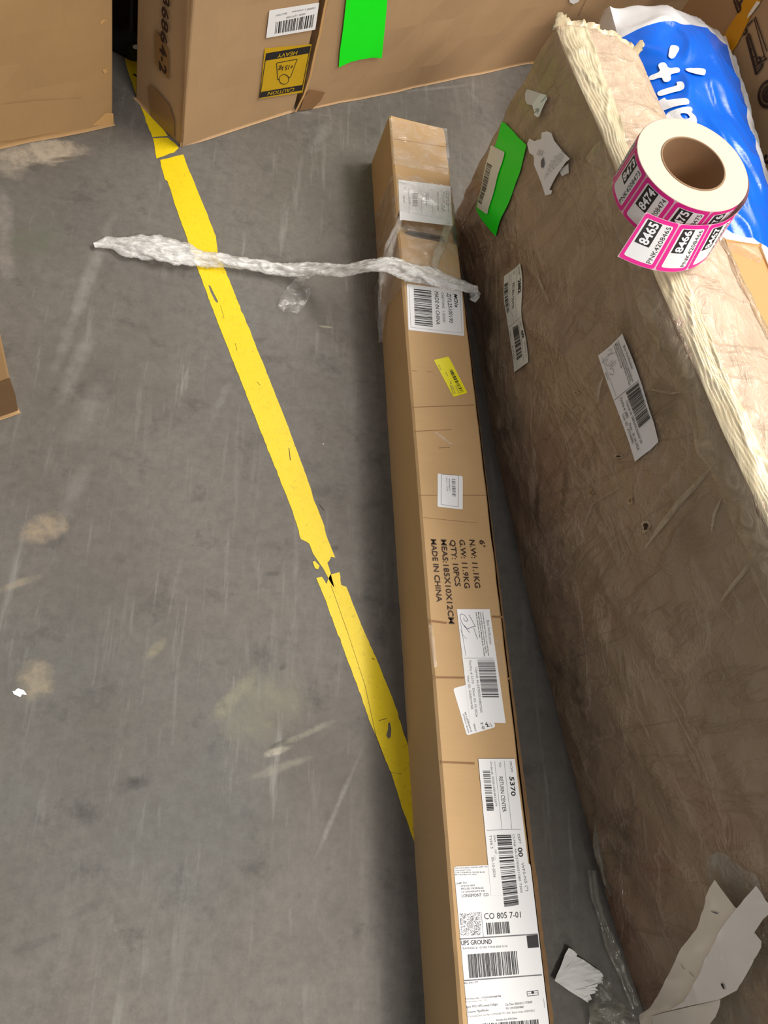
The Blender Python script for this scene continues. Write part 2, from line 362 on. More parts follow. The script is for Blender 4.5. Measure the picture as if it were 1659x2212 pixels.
# ------------------------------------------------------------------ surfaces that carry print
class Surf:                       # to2(px) -> in-surface cm, to3(q, lift) -> world cm; 2d axes are right-handed seen from outside
    def __init__(s, to2, to3): s.to2 = to2; s.to3 = to3
def plane_surf(pt, n, right):
    pt = np.array(pt, float); n = np.array(n, float); n /= np.linalg.norm(n); r = np.array(right, float); r -= (r @ n) * n; r /= np.linalg.norm(r); up = np.cross(n, r)
    return Surf(lambda p: np.array([(UP(p, pt, n) - pt) @ r, (UP(p, pt, n) - pt) @ up]), lambda q, l=0: pt + q[0] * r + q[1] * up + l * n)
LIFT = .05
class Print:
    def __init__(s, surf, mats): s.s = surf; s.mb = MB(); s.mats = mats
    def idx(s, m):
        if m not in s.mats: s.mats.append(m)
        return s.mats.index(m)
    def quad2(s, q, m, lift, nu=1, nv=1):
        q = [np.array(x, float) for x in q]
        P = [[s.s.to3((q[0] * (1 - u) + q[1] * u) * (1 - v) + (q[3] * (1 - u) + q[2] * u) * v, lift) for v in np.linspace(0, 1, nv + 1)] for u in np.linspace(0, 1, nu + 1)]
        s.mb.grid(P, s.idx(m))
    def quad(s, px, m, lift=LIFT, nu=1, nv=1): s.quad2([s.s.to2(p) for p in px], m, lift, nu, nv)
    def poly(s, px, m, lift=LIFT, holes=(), sub=0, two=False):
        loops = [[Vector((*(p if two else s.s.to2(p)), 0)) for p in l] for l in [px, *holes]]
        flat = [v for l in loops for v in l]; fs = tessellate_polygon(loops)
        if sub:
            bm = bmesh.new(); vs = [bm.verts.new(v) for v in flat]
            for f in fs:
                try: bm.faces.new([vs[i] for i in f])
                except ValueError: pass
            bmesh.ops.subdivide_edges(bm, edges=bm.edges[:], cuts=sub, use_grid_fill=True); bmesh.ops.triangulate(bm, faces=bm.faces[:]); bm.verts.index_update()
            flat = [v.co.copy() for v in bm.verts]; fs = [tuple(v.index for v in f.verts) for f in bm.faces]; bm.free()
        out = [s.s.to3((v.x, v.y), lift) for v in flat]
        fx = []
        for f in fs:
            a, b, c = [flat[i] for i in f[:3]]
            fx.append(f if (b - a).cross(c - a).z > 0 else f[::-1])
        s.mb.add(out, fx, s.idx(m))
    def rr(s, corners, m, r=.2, lift=.03, nu=8, nv=8):          # rounded sheet, corners TL TR BR BL in pixels
        q = [s.s.to2(p) for p in corners]; s.rr2(q, m, r, lift, nu, nv)
    def rr2(s, q, m, r, lift, nu=8, nv=8):
        q = [np.array(x, float) for x in q]; W = np.linalg.norm(q[1] - q[0]); H = np.linalg.norm(q[3] - q[0])
        us = [0] + [r * (1 - math.cos(a)) / W for a in (.5, .9, 1.57)] if r else [0]
        us += list(np.linspace(us[-1], 1 - us[-1], nu + 1))[1:]; us += [1 - u for u in reversed(us[:4 if r else 1])][1:] if r else []
        P = []
        for u in us:
            x = min(u, 1 - u) * W; e = 0 if x >= r else r - math.sqrt(max(0, r * r - (r - x) ** 2)); e /= H
            P.append([s.s.to3((q[0] * (1 - u) + q[1] * u) * (1 - v) + (q[3] * (1 - u) + q[2] * u) * v, lift) for v in [e + (1 - 2 * e) * k / nv for k in range(nv + 1)]])
        s.mb.grid(P, s.idx(m))
    def line(s, p0, p1, w=.04, m='ink_black', lift=LIFT, n=1, two=False):
        a = np.array(p0 if two else s.s.to2(p0), float); b = np.array(p1 if two else s.s.to2(p1), float); d = (b - a) / (np.linalg.norm(b - a) + 1e-9); e = np.array([-d[1], d[0]]) * w / 2
        s.quad2([a + e, b + e, b - e, a - e], m, lift, n, 1)
    def path(s, pts, w=.04, m='ink_black', lift=LIFT):
        for a, b in zip(pts, pts[1:]): s.line(a, b, w, m, lift)
    def text(s, t, p0, p1, cap, m='ink_black', bold=0.0, shear=0.0, lift=LIFT, two=False, cap2=None):
        a = np.array(p0 if two else s.s.to2(p0), float); b = np.array(p1 if two else s.s.to2(p1), float)
        L = np.linalg.norm(b - a); d = (b - a) / L; e = np.array([-d[1], d[0]])
        h = cap2 if cap2 else abs((s.s.to2((p0[0] + cap[0], p0[1] + cap[1])) - a) @ e)
        vs, fs, ch, x0, w = glyphs(t, bold); k = L / (w - x0); ky = h / ch
        out = [s.s.to3(a + d * ((v[0] - x0) * k + shear * v[1] * ky) + e * v[1] * ky, lift) for v in vs]
        s.mb.add(out, fs, s.idx(m))
    def bars(s, q, n, seed, m='ink_black', lift=LIFT, two=False):  # q: corners; bars spread from q0 to q1
        q = [np.array(x if two else s.s.to2(x), float) for x in q]; r = random.Random(seed); seq = [r.choice((1, 1, 2, 3)) for _ in range(2 * n + 1)]; tot = sum(seq); c = 0
        for i, w in enumerate(seq):
            if i % 2 == 0:
                u0, u1 = c / tot, (c + w) / tot
                s.quad2([q[0] * (1 - u0) + q[1] * u0, q[0] * (1 - u1) + q[1] * u1, q[3] * (1 - u1) + q[2] * u1, q[3] * (1 - u0) + q[2] * u0], m, lift)
            c += w
    def build(s, name, parent): return s.mb.build(name, s.mats, parent)
def each(surf, name, polys, mat, lift, parent, label=None, sub=0):      # one object per polygon
    out = []
    for q in polys:
        P = Print(surf, [mat]); P.poly(q, mat, lift, sub=sub); o = P.build(name, parent); out.append(o)
        if label: o['label'] = label
    return out
def cr(ox, oy, k): return lambda x, y: (ox + x / k, oy + y / k)

# ------------------------------------------------------------------ floor
mb = MB(); n = 60
mb.grid([[(-260 + 700 * i / n, -260 + 800 * j / n, 0) for j in range(n + 1)] for i in range(n + 1)])
fl = mb.build('floor', 'floor'); tag(fl, kind='structure')

# floor tape -------------------------------------------------------
def rough_edge(pts, step=9, amp=1.1, seed=1):
    r = random.Random(seed); out = []
    for a, b in zip(pts, pts[1:] + pts[:1]):
        L = math.hypot(b[0] - a[0], b[1] - a[1]); k = max(1, int(L / step)); nx, ny = -(b[1] - a[1]) / (L + 1e-6), (b[0] - a[0]) / (L + 1e-6)
        for i in range(k):
            o = 0 if i == 0 else r.gauss(0, amp * .35) * (3 if r.random() < .06 else 1)
            out.append((a[0] + (b[0] - a[0]) * i / k + nx * o, a[1] + (b[1] - a[1]) * i / k + ny * o))
    return out
FLOOR = Surf(lambda p: U(p)[:2], lambda q, l=0: np.array([q[0], q[1], l]))
def floor_tape(px, label, holes=(), seed=1, marks=()):
    P = Print(FLOOR, ['floor_tape_yellow']); P.poly(rough_edge(px, seed=seed), 'floor_tape_yellow', .06, holes)
    for a, b, w in marks: P.line(a, b, w, 'ink_brown', .075)
    o = P.build('floor_tape', None); tag(o, label, 'tape', 'yellow tape line on the floor'); return o
floor_tape([(346, 346), (396, 334), (405, 360), (442, 450), (466, 510), (470, 545), (536, 705), (600, 865), (655, 1010), (671, 1055), (676, 1075), (690, 1110), (700, 1135), (704, 1155), (714, 1180), (724, 1205),
            (715, 1203), (712, 1210), (707, 1216), (714, 1238), (722, 1270), (716, 1262), (703, 1238), (692, 1220), (684, 1208), (676, 1196), (668, 1175), (661, 1170), (650, 1165), (640, 1130), (632, 1105), (626, 1090), (614, 1060), (590, 1000), (560, 925), (526, 838), (480, 722), (430, 590), (385, 462), (362, 392), (356, 388), (348, 360)],
           'long worn yellow floor tape strip crossed by the clear film strand',
           holes=[[(450, 616), (454, 618), (471, 652), (469, 655), (464, 650), (455, 632)]], seed=3,
           marks=[((624, 968), (627, 995), .12), ((555, 825), (562, 833), .08), ((690, 1090), (700, 1103), .1), ((508, 742), (512, 758), .07), ((476, 660), (484, 688), .05)])
floor_tape([(683, 1249), (695, 1246), (705, 1262), (713, 1242), (733, 1236), (737, 1264), (748, 1268), (780, 1350), (812, 1420), (850, 1515), (865, 1560), (884, 1622), (888, 1700), (893, 1780), (896, 1822), (870, 1750), (845, 1670), (825, 1625), (800, 1562), (760, 1450), (720, 1345), (700, 1290)],
           'yellow floor tape strip running down to the long narrow carton',
           holes=[[(838, 1563), (842, 1560), (845, 1575), (844, 1592), (838, 1596), (834, 1588), (838, 1575)]], seed=5,
           marks=[((715, 1265), (752, 1370), .06), ((752, 1370), (788, 1480), .05), ((788, 1480), (812, 1590), .06), ((812, 1590), (832, 1643), .08), ((803, 1422), (809, 1425), .1), ((818, 1557), (835, 1552), .08), ((840, 1668), (868, 1672), .04)])
floor_tape([(338, 343), (376, 330), (386, 320), (380, 312), (362, 298), (330, 299), (334, 318)], 'short yellow floor tape piece at the bottom corner of the caution carton', seed=7)
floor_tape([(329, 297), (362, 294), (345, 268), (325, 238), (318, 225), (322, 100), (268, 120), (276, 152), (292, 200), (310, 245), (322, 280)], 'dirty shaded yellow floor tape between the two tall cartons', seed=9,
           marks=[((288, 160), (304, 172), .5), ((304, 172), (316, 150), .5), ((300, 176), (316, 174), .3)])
floor_tape([(1098, 143), (1140, 132), (1150, 120), (1190, 110), (1190, 138), (1130, 139)], 'sliver of yellow floor tape under the far end of the green-labelled carton', seed=11)
# torn tape remnant and crumbs
P = Print(FLOOR, ['floor_tape_yellow']); P.poly(rough_edge([(675, 1214), (680, 1212), (690, 1222), (687, 1230), (680, 1228)], 4, .8), 'floor_tape_yellow', .1)
tag(P.build('tape_scrap', None), 'tiny torn yellow scrap in the gap of the floor tape', 'scrap')
def paper_scrap(px, label, lift=.25, seed=2, mat='letter_white', name='paper_scrap', amp=.8):
    P = Print(Surf(FLOOR.to2, lambda q, l=0: np.array([q[0], q[1], l + .25 * abs(N(q[0], q[1], seed, .6))])), [mat]); P.poly(rough_edge(px, 4, amp, seed), mat, .05, sub=3)
    o = P.build(name, None); solid(o, .03); return tag(o, label, 'scrap')
paper_scrap([(27, 1493), (40, 1487), (52, 1492), (58, 1501), (48, 1500), (44, 1506), (30, 1500)], 'small curled white paper chip on the floor at the left')

# ------------------------------------------------------------------ cartons (prisms with dented walls)
def prism(name, foot, z0, z1, mat, parent, dent=.25, seed=0, step=5, lean=(0, 0), bulge=0):
    mb = MB(); k = len(foot); nz = max(2, int((z1 - z0) / step)); ring = []
    for i in range(k):
        a, b = np.array(foot[i], float), np.array(foot[(i + 1) % k], float); L = np.linalg.norm(b - a); m = max(2, int(L / step)); nrm = np.array([b[1] - a[1], a[0] - b[0]]) / L
        c = .35
        for j in range(m):
            u = j / m; ring.append((a + (b - a) * u, nrm, u * (1 - u) * 4))
    P = []
    for r in range(nz + 1):
        z = z0 + (z1 - z0) * r / nz; row = []
        for p, nrm, w in ring:
            d = (dent * (N(p[0], p[1], z + seed * 31, .09) + .5 * N(p[0], p[1], z + seed * 17, .25)) + bulge * math.sin(math.pi * r / nz)) * min(1, w * 3)
            row.append((p[0] + nrm[0] * d + lean[0] * (z - z0), p[1] + nrm[1] * d + lean[1] * (z - z0), z))
        P.append(row)
    mb.grid(P, 0, close_v=True)
    nr = len(ring); c0 = len(mb.v); cb = np.mean([x[0] for x in ring], axis=0)
    mb.v += [(cb[0], cb[1], z0), (cb[0] + lean[0] * (z1 - z0), cb[1] + lean[1] * (z1 - z0), z1)]
    for i in range(nr):
        j = (i + 1) % nr; mb.f += [(c0, j, i), (c0 + 1, nz * nr + i, nz * nr + j)]; mb.m += [0, 0]
    o = mb.build(name, mat, parent, smooth=False)
    bv = o.modifiers.new('bevel', 'BEVEL'); bv.width = .35 * S; bv.segments = 2; bv.limit_method = 'ANGLE'; bv.angle_limit = math.radians(50)
    return o
def unit(v): v = np.array(v, float); return v / np.linalg.norm(v)
def wall_surf(a, b):               # vertical wall from a to b (left to right seen from outside)
    a = np.array([*a[:2], 0.0]); b = np.array([*b[:2], 0.0]); r = unit(b - a); n = np.array([r[1], -r[0], 0]); return plane_surf(a, n, r)

# left tall carton
A, B = U((-60, 333))[:2], U((244, 270))[:2]; dr = unit(B - A); back = np.array([-dr[1], dr[0]])
t = thing('shipping_carton', (*B, 0), 'plain tan carton standing upright at the top left corner', 'box', 'tall cartons along the top')
foot = [A, B, B + back * 32, A + back * 32]
prism('carton_body', [tuple(x) for x in foot], 0.1, 62, 'kraft_warm', t, .35, 1)
W = wall_surf(A, B); c = cr(0, 0, 2.37)
each(W, 'worn_patch', [[c(*x) for x in q] for q in ([(508, 110), (535, 88), (528, 100), (545, 95), (515, 125)], [(520, 355), (548, 345), (540, 360), (552, 362), (535, 375)], [(470, 640), (540, 575), (578, 578), (580, 628), (540, 640)])], 'kraft_orange', .12, t, 'scuffed pale patch near the right edge')
P = Print(W, ['tape_brown']); P.poly([c(*x) for x in [(-60, 540), (180, 515), (420, 500), (470, 640), (60, 715), (-60, 730)]], 'kraft_warm', .1)
P.build('packing_tape', t)

# carton with the caution mark
A, B = U((392, 317))[:2], U((640, 238))[:2]; L0 = U((318, 240))[:2]; dl = unit(L0 - A)
t = thing('shipping_carton', (*A, 0), 'upright brown carton with a yellow CAUTION HEAVY mark and white barcode sticker', 'box', 'tall cartons along the top')
dr = unit(B - A); Cc = A + dl * 13.5
foot = [A, B - dr * .5, B - dr * .5 + dl * 13.5, Cc]
prism('carton_body', [tuple(x) for x in foot], 0.1, 62, 'kraft_brown', t, .25, 2, lean=(-.012, -.012))
n0 = np.array([dr[1], -dr[0], 0.0]); LN = -.012 * (n0[0] + n0[1])
nn = unit(np.array([n0[0], n0[1], -LN]))
W = plane_surf((*A, .1), nn, (*dr, 0)); c = cr(0, 0, 2.37)
P = Print(W, ['label_white']); P.rr([(687, 2), (574, 20.5), (572.5, 80), (680.5, 62)][:0] or [c(1375, 48), c(1630, 8), c(1610, 147), c(1358, 190)], 'label_white', .15, .25)
P.bars([c(1408, 108), c(1605, 68), c(1594, 135), c(1402, 168)], 26, 4, lift=.28)
for y, s_, a, b in ((0, '0000 1271000', (1560, 60), (1462, 80)), (0, 'Black 0.0nH', (1465, 58), (1410, 70)), (0, '100000 S. onbhoeao', (1610, 30), (1490, 52))): P.text(s_, c(*a), c(*b), (0, 4), 'ink_grey', lift=.28)
P.build('barcode_sticker', t)
P = Print(W, ['caution_yellow'])
P.quad([c(1352, 243), c(1592, 222), c(1546, 470), c(1325, 502)], 'caution_yellow', .22, 2, 2)
P.quad([c(1360, 268), c(1586, 230), c(1580, 268), c(1356, 306)], 'ink_black', .25)
P.quad([c(1335, 466), c(1545, 430), c(1541, 458), c(1326, 497)], 'ink_black', .25)
P.path([c(1360, 268), c(1326, 497)], .18, 'ink_black', .25); P.path([c(1586, 230), c(1541, 458)], .18, 'ink_black', .25)
P.text('HEAVY', c(1520, 255), c(1418, 272), (0, 7.6), 'caution_yellow', .01, lift=.28)
P.text('CAUTION', c(1505, 444), c(1370, 466), (0, 7), 'caution_yellow', .01, lift=.28)
P.path([c(1412, 318), c(1518, 298), c(1484, 390), c(1470, 393)], .16, 'ink_black', .25); P.path([c(1412, 318), c(1417, 402), c(1428, 403)], .16, 'ink_black', .25)
P.path([c(1450 + 25 * math.cos(a), 402 - 25 * math.sin(a)) for a in np.linspace(0, 6.3, 25)], .16, 'ink_black', .25)
P.text('+15 kg', c(1500, 323), c(1424, 338), (0, 9.5), 'ink_black', .01, lift=.28)
P.build('caution_print', t)['label'] = 'yellow and black caution heavy mark printed upside down'
# tape and stencilled digits on its shaded side
r2 = -dl; n2 = unit([r2[1], -r2[0], 0]); LN2 = -.012 * (n2[0] + n2[1]); W2 = plane_surf(np.array([*A, 0]) + n2 * .3, unit([n2[0], n2[1], -LN2]), (*r2, 0)); c = cr(230, 0, 6.505)
P = Print(W2, ['ink_brown'])
for ch, a, b in (('3', (885, -85), (880, 40)), ('6', (875, 60), (868, 230)), ('8', (872, 230), (862, 400)), ('6', (862, 400), (850, 570)), ('4', (850, 590), (840, 740)), ('-', (845, 765), (838, 830)), ('2', (840, 850), (835, 985))):
    a2 = (a[0] - 85, a[1]); b2 = (b[0] - 75, b[1]); P.text(ch, c(*a2), c(*b2), (95 / 6.505, -5), 'ink_brown', .03, lift=.2)
P.build('stencilled_number', t)
each(W2, 'packing_tape', [[c(*x) for x in q] for q in ([(690, 400), (880, 700), (885, 1120), (850, 1080), (700, 880)], [(600, 1180), (700, 1250), (890, 1480), (960, 1700), (960, 1950), (900, 1900), (640, 1620)])], 'tape_brown', .14, t, 'brown packing tape on the shaded side')
P = Print(W, ['kraft_edge']); P.poly([(404, -20), (410, -20), (400, 200), (394, 306), (389, 306), (396, 200)], 'kraft_edge', .2); P.build('corner_crease', t)

# carton with the big green label
A2, B2 = U((642, 240))[:2], U((1130, 140))[:2]; dr = unit(B2 - A2); E2 = B2 + dr * 62; back = np.array([-dr[1], dr[0]])
t = thing('shipping_carton', (*A2, 0), 'long brown carton with a bright green label behind the open floor', 'box', 'tall cartons along the top')
foot = [A2 + dr * .6, E2, E2 + back * 34, A2 + dr * .6 + back * 34]
prism('carton_body', [tuple(x) for x in foot], 0.1, 58, 'kraft_brown', t, .5, 3, lean=(.0, .0))
W = wall_surf(A2, E2)
P = Print(W, ['sticker_green']); P.poly([(748, -30), (836, -30), (830, 40), (825, 90), (822, 122), (800, 121), (775, 125), (755, 130), (729, 142), (731, 110), (738, 60)], 'sticker_green', .5, sub=2); o = P.build('green_label', t); o['label'] = 'bright green blank label'
P = Print(W, ['kraft_edge']); P.path([(706, -20), (698, 15), (688, 70), (678, 110), (668, 160), (655, 200), (641, 228), (636, 238)], .5, 'kraft_orange', .5)  # highlight on the rounded corner, painted as a pale strip
P.build('edge_highlight', t)['label'] = 'pale painted highlight on the fold along the left edge'
P = Print(W, ['ink_brown']); P.path([(1264, -5), (1247, 32)], .15, 'ink_brown', .5); P.build('seam_line', t)
each(W, 'crushed_corner', [[(655, 205), (668, 190), (700, 196), (690, 215), (672, 232), (645, 236)]], 'kraft_dark', .45, t, 'crushed darker bottom corner')
P = Print(W, ['label_white']); P.poly([(1225, -12), (1250, -12), (1248, 0), (1236, 6), (1228, 2)], 'label_white', .5); P.build('paper_label', t)

# carton cut by the left border
A, B = U((-120, 946))[:2], U((38, 891))[:2]; dr = unit(B - A); back = np.array([-dr[1], dr[0]])
t = thing('shipping_carton', (*B, 0), 'brown carton corner cut off by the left border', 'box')
prism('carton_body', [tuple(x) for x in (A, B, B + back * 25, A + back * 25)], 0.1, 28, 'kraft_warm', t, .15, 5)
W = wall_surf(A, B); P = Print(W, ['tape_brown']); P.poly([(-20, 830), (20, 815), (32, 850), (38, 885), (-20, 905)], 'kraft_edge', .15); P.build('packing_tape', t)

# dark glossy wrapped item between the cartons
bx = U((292, 118))[:2] ; bx = bx + np.array([-.6, 4.5])
t = thing('wrapped_canister', (*bx, 0), 'black glossy film-wrapped canister standing behind the gap between two tall cartons', 'canister')
mb = MB(); P_ = []
for i, z in enumerate(np.linspace(0.1, 70, 60)):
    row = []
    for j in range(64):
        a = 2 * math.pi * j / 64; r = 6.6 + .22 * math.sin(11 * a + .3 * math.sin(z * .15)) * (1 if z > 7 else .3) + .35 * N(math.cos(a), math.sin(a), z, .35)
        if z < 6: r += .8 * N(j, z, 3, .7)
        row.append((bx[0] + r * math.cos(a), bx[1] + r * math.sin(a), z))
    P_.append(row)
mb.grid(P_, 0, close_v=True); mb.build('black_film', 'plastic_black', t, True)
f = unit(np.array([0, 0]) - bx); r_ = np.array([-f[1], f[0]]); Wc = plane_surf((*(bx + f * 7.1), 0), (*f, 0), (*r_, 0)); P = Print(Wc, ['label_white'])
P.poly([(294 + 7.5 * math.cos(a), 100.5 + 5 * math.sin(a)) for a in np.linspace(0, 2 * math.pi, 20)[:-1]], 'label_white', .1); P.build('round_sticker', t)['label'] = 'small white oval sticker'
# dark carton farther back that closes the gap
Ad, Bd = U((225, 122))[:2] + np.array([-3, 9]), U((340, 90))[:2] + np.array([4, 9]); dr = unit(Bd - Ad); back = np.array([-dr[1], dr[0]])
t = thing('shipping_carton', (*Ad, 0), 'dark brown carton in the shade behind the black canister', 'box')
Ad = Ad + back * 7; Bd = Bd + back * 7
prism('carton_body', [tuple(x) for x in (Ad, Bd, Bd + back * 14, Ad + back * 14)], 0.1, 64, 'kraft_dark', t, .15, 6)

# ------------------------------------------------------------------ long narrow carton
O = np.array([33.277, 133.387]); TH = .0556; D = np.array([math.sin(TH), -math.cos(TH)]); Ex = np.array([math.cos(TH), math.sin(TH)]); CW, CH = 11.785, 11.98; CL = 185.0
t = long_c = thing('long_narrow_carton', (*O, 0), 'long narrow tan carton with many stickers lying across the floor', 'box')
def dentz(s_, w):                 # the crushed notch near the far end, and a slight sag
    z = 0
    if 24.5 < s_ < 30.2:
        k = min((s_ - 24.5) / 1.0, 1, (30.2 - s_) / 1.6); z -= 2.6 * k * (.75 + .25 * math.sin(w * 5))
    return z
mb = MB(); rows = []
ss = sorted(set([0, .4, 24.5, 25.5, 28.6, 30.2] + [round(x, 2) for x in np.arange(1.5, CL, 1.5)] + [CL]))
prof = [(0, 0), (0, .25), (0, .5), (0, .75), (.0, .97), (.03, 1), (.25, 1), (.5, 1), (.75, 1), (.97, 1), (1, .97), (1, .6), (1, .3), (1, 0)]
rows = []
for s_ in ss:
    row = []
    for (u, v) in prof:
        x = u * CW; z = v * CH
        if v > .9: z += dentz(s_, u) * (1 if .1 < u < 1 else .35)
        if u == 1: x += .18 * N(s_, v * 5, 1, .2) - (.5 if 24.5 < s_ < 31 else 0)
        if u == 0: x += .06 * N(s_, v * 9, 2, .3)
        if v > .9: z += .05 * N(s_, u * 9, 4, .3)
        p = O + D * s_ + Ex * x; row.append((p[0], p[1], z + .02))
    rows.append(row)
mb.grid(rows, 0)
for k, rev in ((0, False), (len(rows) - 1, True)):
    b = k * len(prof); idx = tuple(range(b, b + len(prof))); mb.f.append(idx[::-1] if not rev else idx); mb.m.append(0)
mb.f.append(tuple()) if False else None
mats = ['kraft_tan', 'ink_black']
TOP = plane_surf((*O, CH), (0, 0, 1), (1, 0, 0))
body = mb.build('carton_body', 'kraft_tan', t)
c = cr(860, 1140, 4.607)
P = Print(TOP, ['ink_brown'])
for s_, a, b in (("6'", (808, 122), (812, 186)), ('N.W: 11.1KG', (708, 122), (765, 600)), ('G.W: 11.9KG', (608, 120), (660, 604)), ('QTY: 10PCS', (515, 122), (568, 585)), ('MEAS:185X10X12CM', (425, 118), (505, 958)), ('MADE IN CHINA', (324, 115), (385, 740))):
    P.text(s_, c(*a), c(*b), (11.2, -.2), 'ink_brown', .012, lift=.1)
P.build('printed_text', body)['label'] = 'dark brown stencilled shipping text'
# pressed creases and glossy clear tape over the far end and the right edge
for a, b, w in (((890, 801), (935, 804), .12), ((890, 880), (1025, 875), .14), ((895, 932), (975, 928), .12), ((906, 1070), (1050, 1070), .1), ((928, 1341), (966, 1346), .35), ((1062, 1332), (1086, 1333), .3), ((936, 1463), (1006, 1464), .3), ((1072, 1464), (1100, 1466), .3), ((953, 1646), (1025, 1649), .3), ((914, 1118), (1030, 1130), .08), ((947, 968), (972, 966), .12), ((850, 300), (965, 318), .12), ((852, 345), (968, 365), .1)):
    P = Print(TOP, ['kraft_dark']); P.line(a, b, w, 'kraft_dark', .03, 6); P.build('crease', body)
each(TOP, 'clear_tape', ([(841, 256), (965, 279), (970, 340), (966, 380), (850, 356), (845, 300)], [(936, 935), (945, 934), (978, 960), (974, 964)], [(926, 1350), (934, 1352), (944, 1440), (937, 1442)], [(1068, 1380), (1080, 1384), (1090, 1460), (1076, 1455)]), 'film_clear', .12, t, sub=2)
# right edge: corrugated lip of overlapping board
mb = MB(); rows = []
for i, s_ in enumerate(np.arange(31, CL, 1.0)):
    g = .25 + .9 * min(1, max(0, (s_ - 30) / 100)) + .12 * N(s_, 7, 0, .5)
    pr = []
    for (dx, z) in ((.02, CH + .02), (g * .45, CH - .25 + .1 * N(s_, 1, 3, 1.1)), (g * .5, CH - .9), (g, CH - 1.05 + .15 * N(s_, 9, 3, .9)), (g * 1.02, CH - 2.2), (.1, CH - 3.0)):
        p = O + D * s_ + Ex * (CW + dx); pr.append((p[0], p[1], z))
    rows.append(pr)
mb.grid(rows); mb.build('folded_flap', 'kraft_edge', t)['label'] = 'frayed corrugated flap along the right edge'
# dark contents showing in the crushed notch
P = Print(Surf(lambda p: U(p, CH - 1.5)[:2], lambda q, l=0: np.array([q[0], q[1], CH - 1.5 + l + .25 * N(q[0], q[1], 0, .5)])), ['dark_gap'])
P.poly([(872, 503), (890, 500), (930, 505), (962, 512), (978, 520), (968, 532), (930, 535), (900, 530), (878, 522)], 'dark_gap', .05, sub=3); P.build('crushed_notch', t)['label'] = 'dark grey crushed notch across the top'

# stickers on it --------------------------------------------------
MICRO = 'I received and sealed this box. I ensured that the'
# folded document under the film
P = Print(TOP, ['label_white']); c = cr(780, 230, 4.917)
P.rr([c(393, 780), c(945, 850), c(970, 1272), c(410, 1205)], 'label_white', .05, .08)
for x in (500, 635, 750, 855): P.line(c(x, 870), c(x + 8, 1140), .04, 'ink_faint', .11)
P.bars([c(545, 925), c(545, 1060), c(600, 1065), c(600, 925)], 12, 3, 'ink_faint', .11)
for x, a, b, s_ in ((455, 950, 1030, 'KEEP DRY'), (515, 965, 1040, 'W1 02:70PS'), (470, 860, 885, 'QTY'), (690, 920, 1060, '100 Boulevard West'), (710, 920, 1000, 'Unit 44'), (815, 910, 1110, 'SHIP CT US  80501'), (880, 910, 1120, 'Returns desk'), (905, 905, 1050, 'line 12'), (925, 905, 1120, 'Order form'), (860, 1040, 1100, 'parts')):
    P.text(s_, c(x - 8, a), c(x - 6, b), (2.6, 0), 'ink_grey', lift=.11)
P.build('document_label', t)['label'] = 'white document label under the stretch film'
# white carton label with barcode
P = Print(TOP, ['label_white']); c = cr(820, 590, 4.254)
P.rr([c(248, 100), c(756, 165), c(776, 580), c(264, 525)], 'label_white', .25, .08)
P.path([c(285, 500), c(757, 553), c(738, 180)], .04, 'ink_grey', .1); P.path([c(285, 500), c(270, 115)], .04, 'ink_grey', .1)
P.bars([c(322, 150), c(333, 478), c(487, 495), c(475, 165)][0:0] or [c(312, 148), c(323, 478), c(487, 496), c(472, 166)], 30, 11, lift=.12)
P.text('MADE IN CHINA', c(503, 170), c(520, 473), (34 / 4.254, .3), 'ink_black', lift=.12)
P.text('CARTONS  110/300', c(565, 178), c(580, 452), (22 / 4.254, .2), 'ink_grey', lift=.12)
P.text('ZJTL25100190', c(618, 185), c(640, 458), (34 / 4.254, .3), 'ink_black', lift=.12)
P.text('MCI1n', c(680, 193), c(690, 312), (30 / 4.254, .3), 'ink_black', .03, .25, lift=.12)
P.build('carton_label', t)['label'] = 'white carton label with barcode and MADE IN CHINA'
# yellow sticker
P = Print(TOP, ['label_yellow']); P.rr([c(496, 800), c(632, 768), c(806, 1102), c(676, 1140)], 'label_yellow', .25, .08)
P.bars([c(636, 892), c(740, 1100), c(770, 1090), c(664, 885)], 20, 21, lift=.11)
for a, b, s_ in (((640, 990), (690, 1110), 'Tag 1002 wk'), ((640, 1030), (672, 1120), 'APRESENTED'), ((535, 845), (555, 895), 'A01 SR R'), ((600, 915), (620, 950), 'none'), ((690, 1040), (722, 1110), 'PACKAGE')): P.text(s_, c(*a), c(*b), (2.6, -1), 'ink_grey', lift=.11)
P.build('yellow_sticker', t)['label'] = 'tilted yellow barcode sticker'
# small white sticker with frame
P = Print(TOP, ['label_white']); P.rr([c(532, 1843), c(762, 1868), c(762, 2174), c(530, 2148)], 'label_white', .2, .08)
P.path([c(566, 1850), c(723, 1862), c(720, 2150), c(563, 2128), c(566, 1850)], .05, 'ink_grey', .11)
P.bars([c(660, 1892), c(666, 2050), c(698, 2056), c(694, 1895)], 16, 22, 'ink_grey', lift=.11)
P.text('VRFTAG-LN0RNG,127', c(630, 1888), c(636, 2005), (3, 0), 'ink_grey', lift=.11); P.text('Rec S  1 - coll s&', c(610, 1885), c(616, 2005), (2.6, 0), 'ink_grey', lift=.11)
P.build('small_sticker', t)['label'] = 'small white barcode sticker with a thin frame'
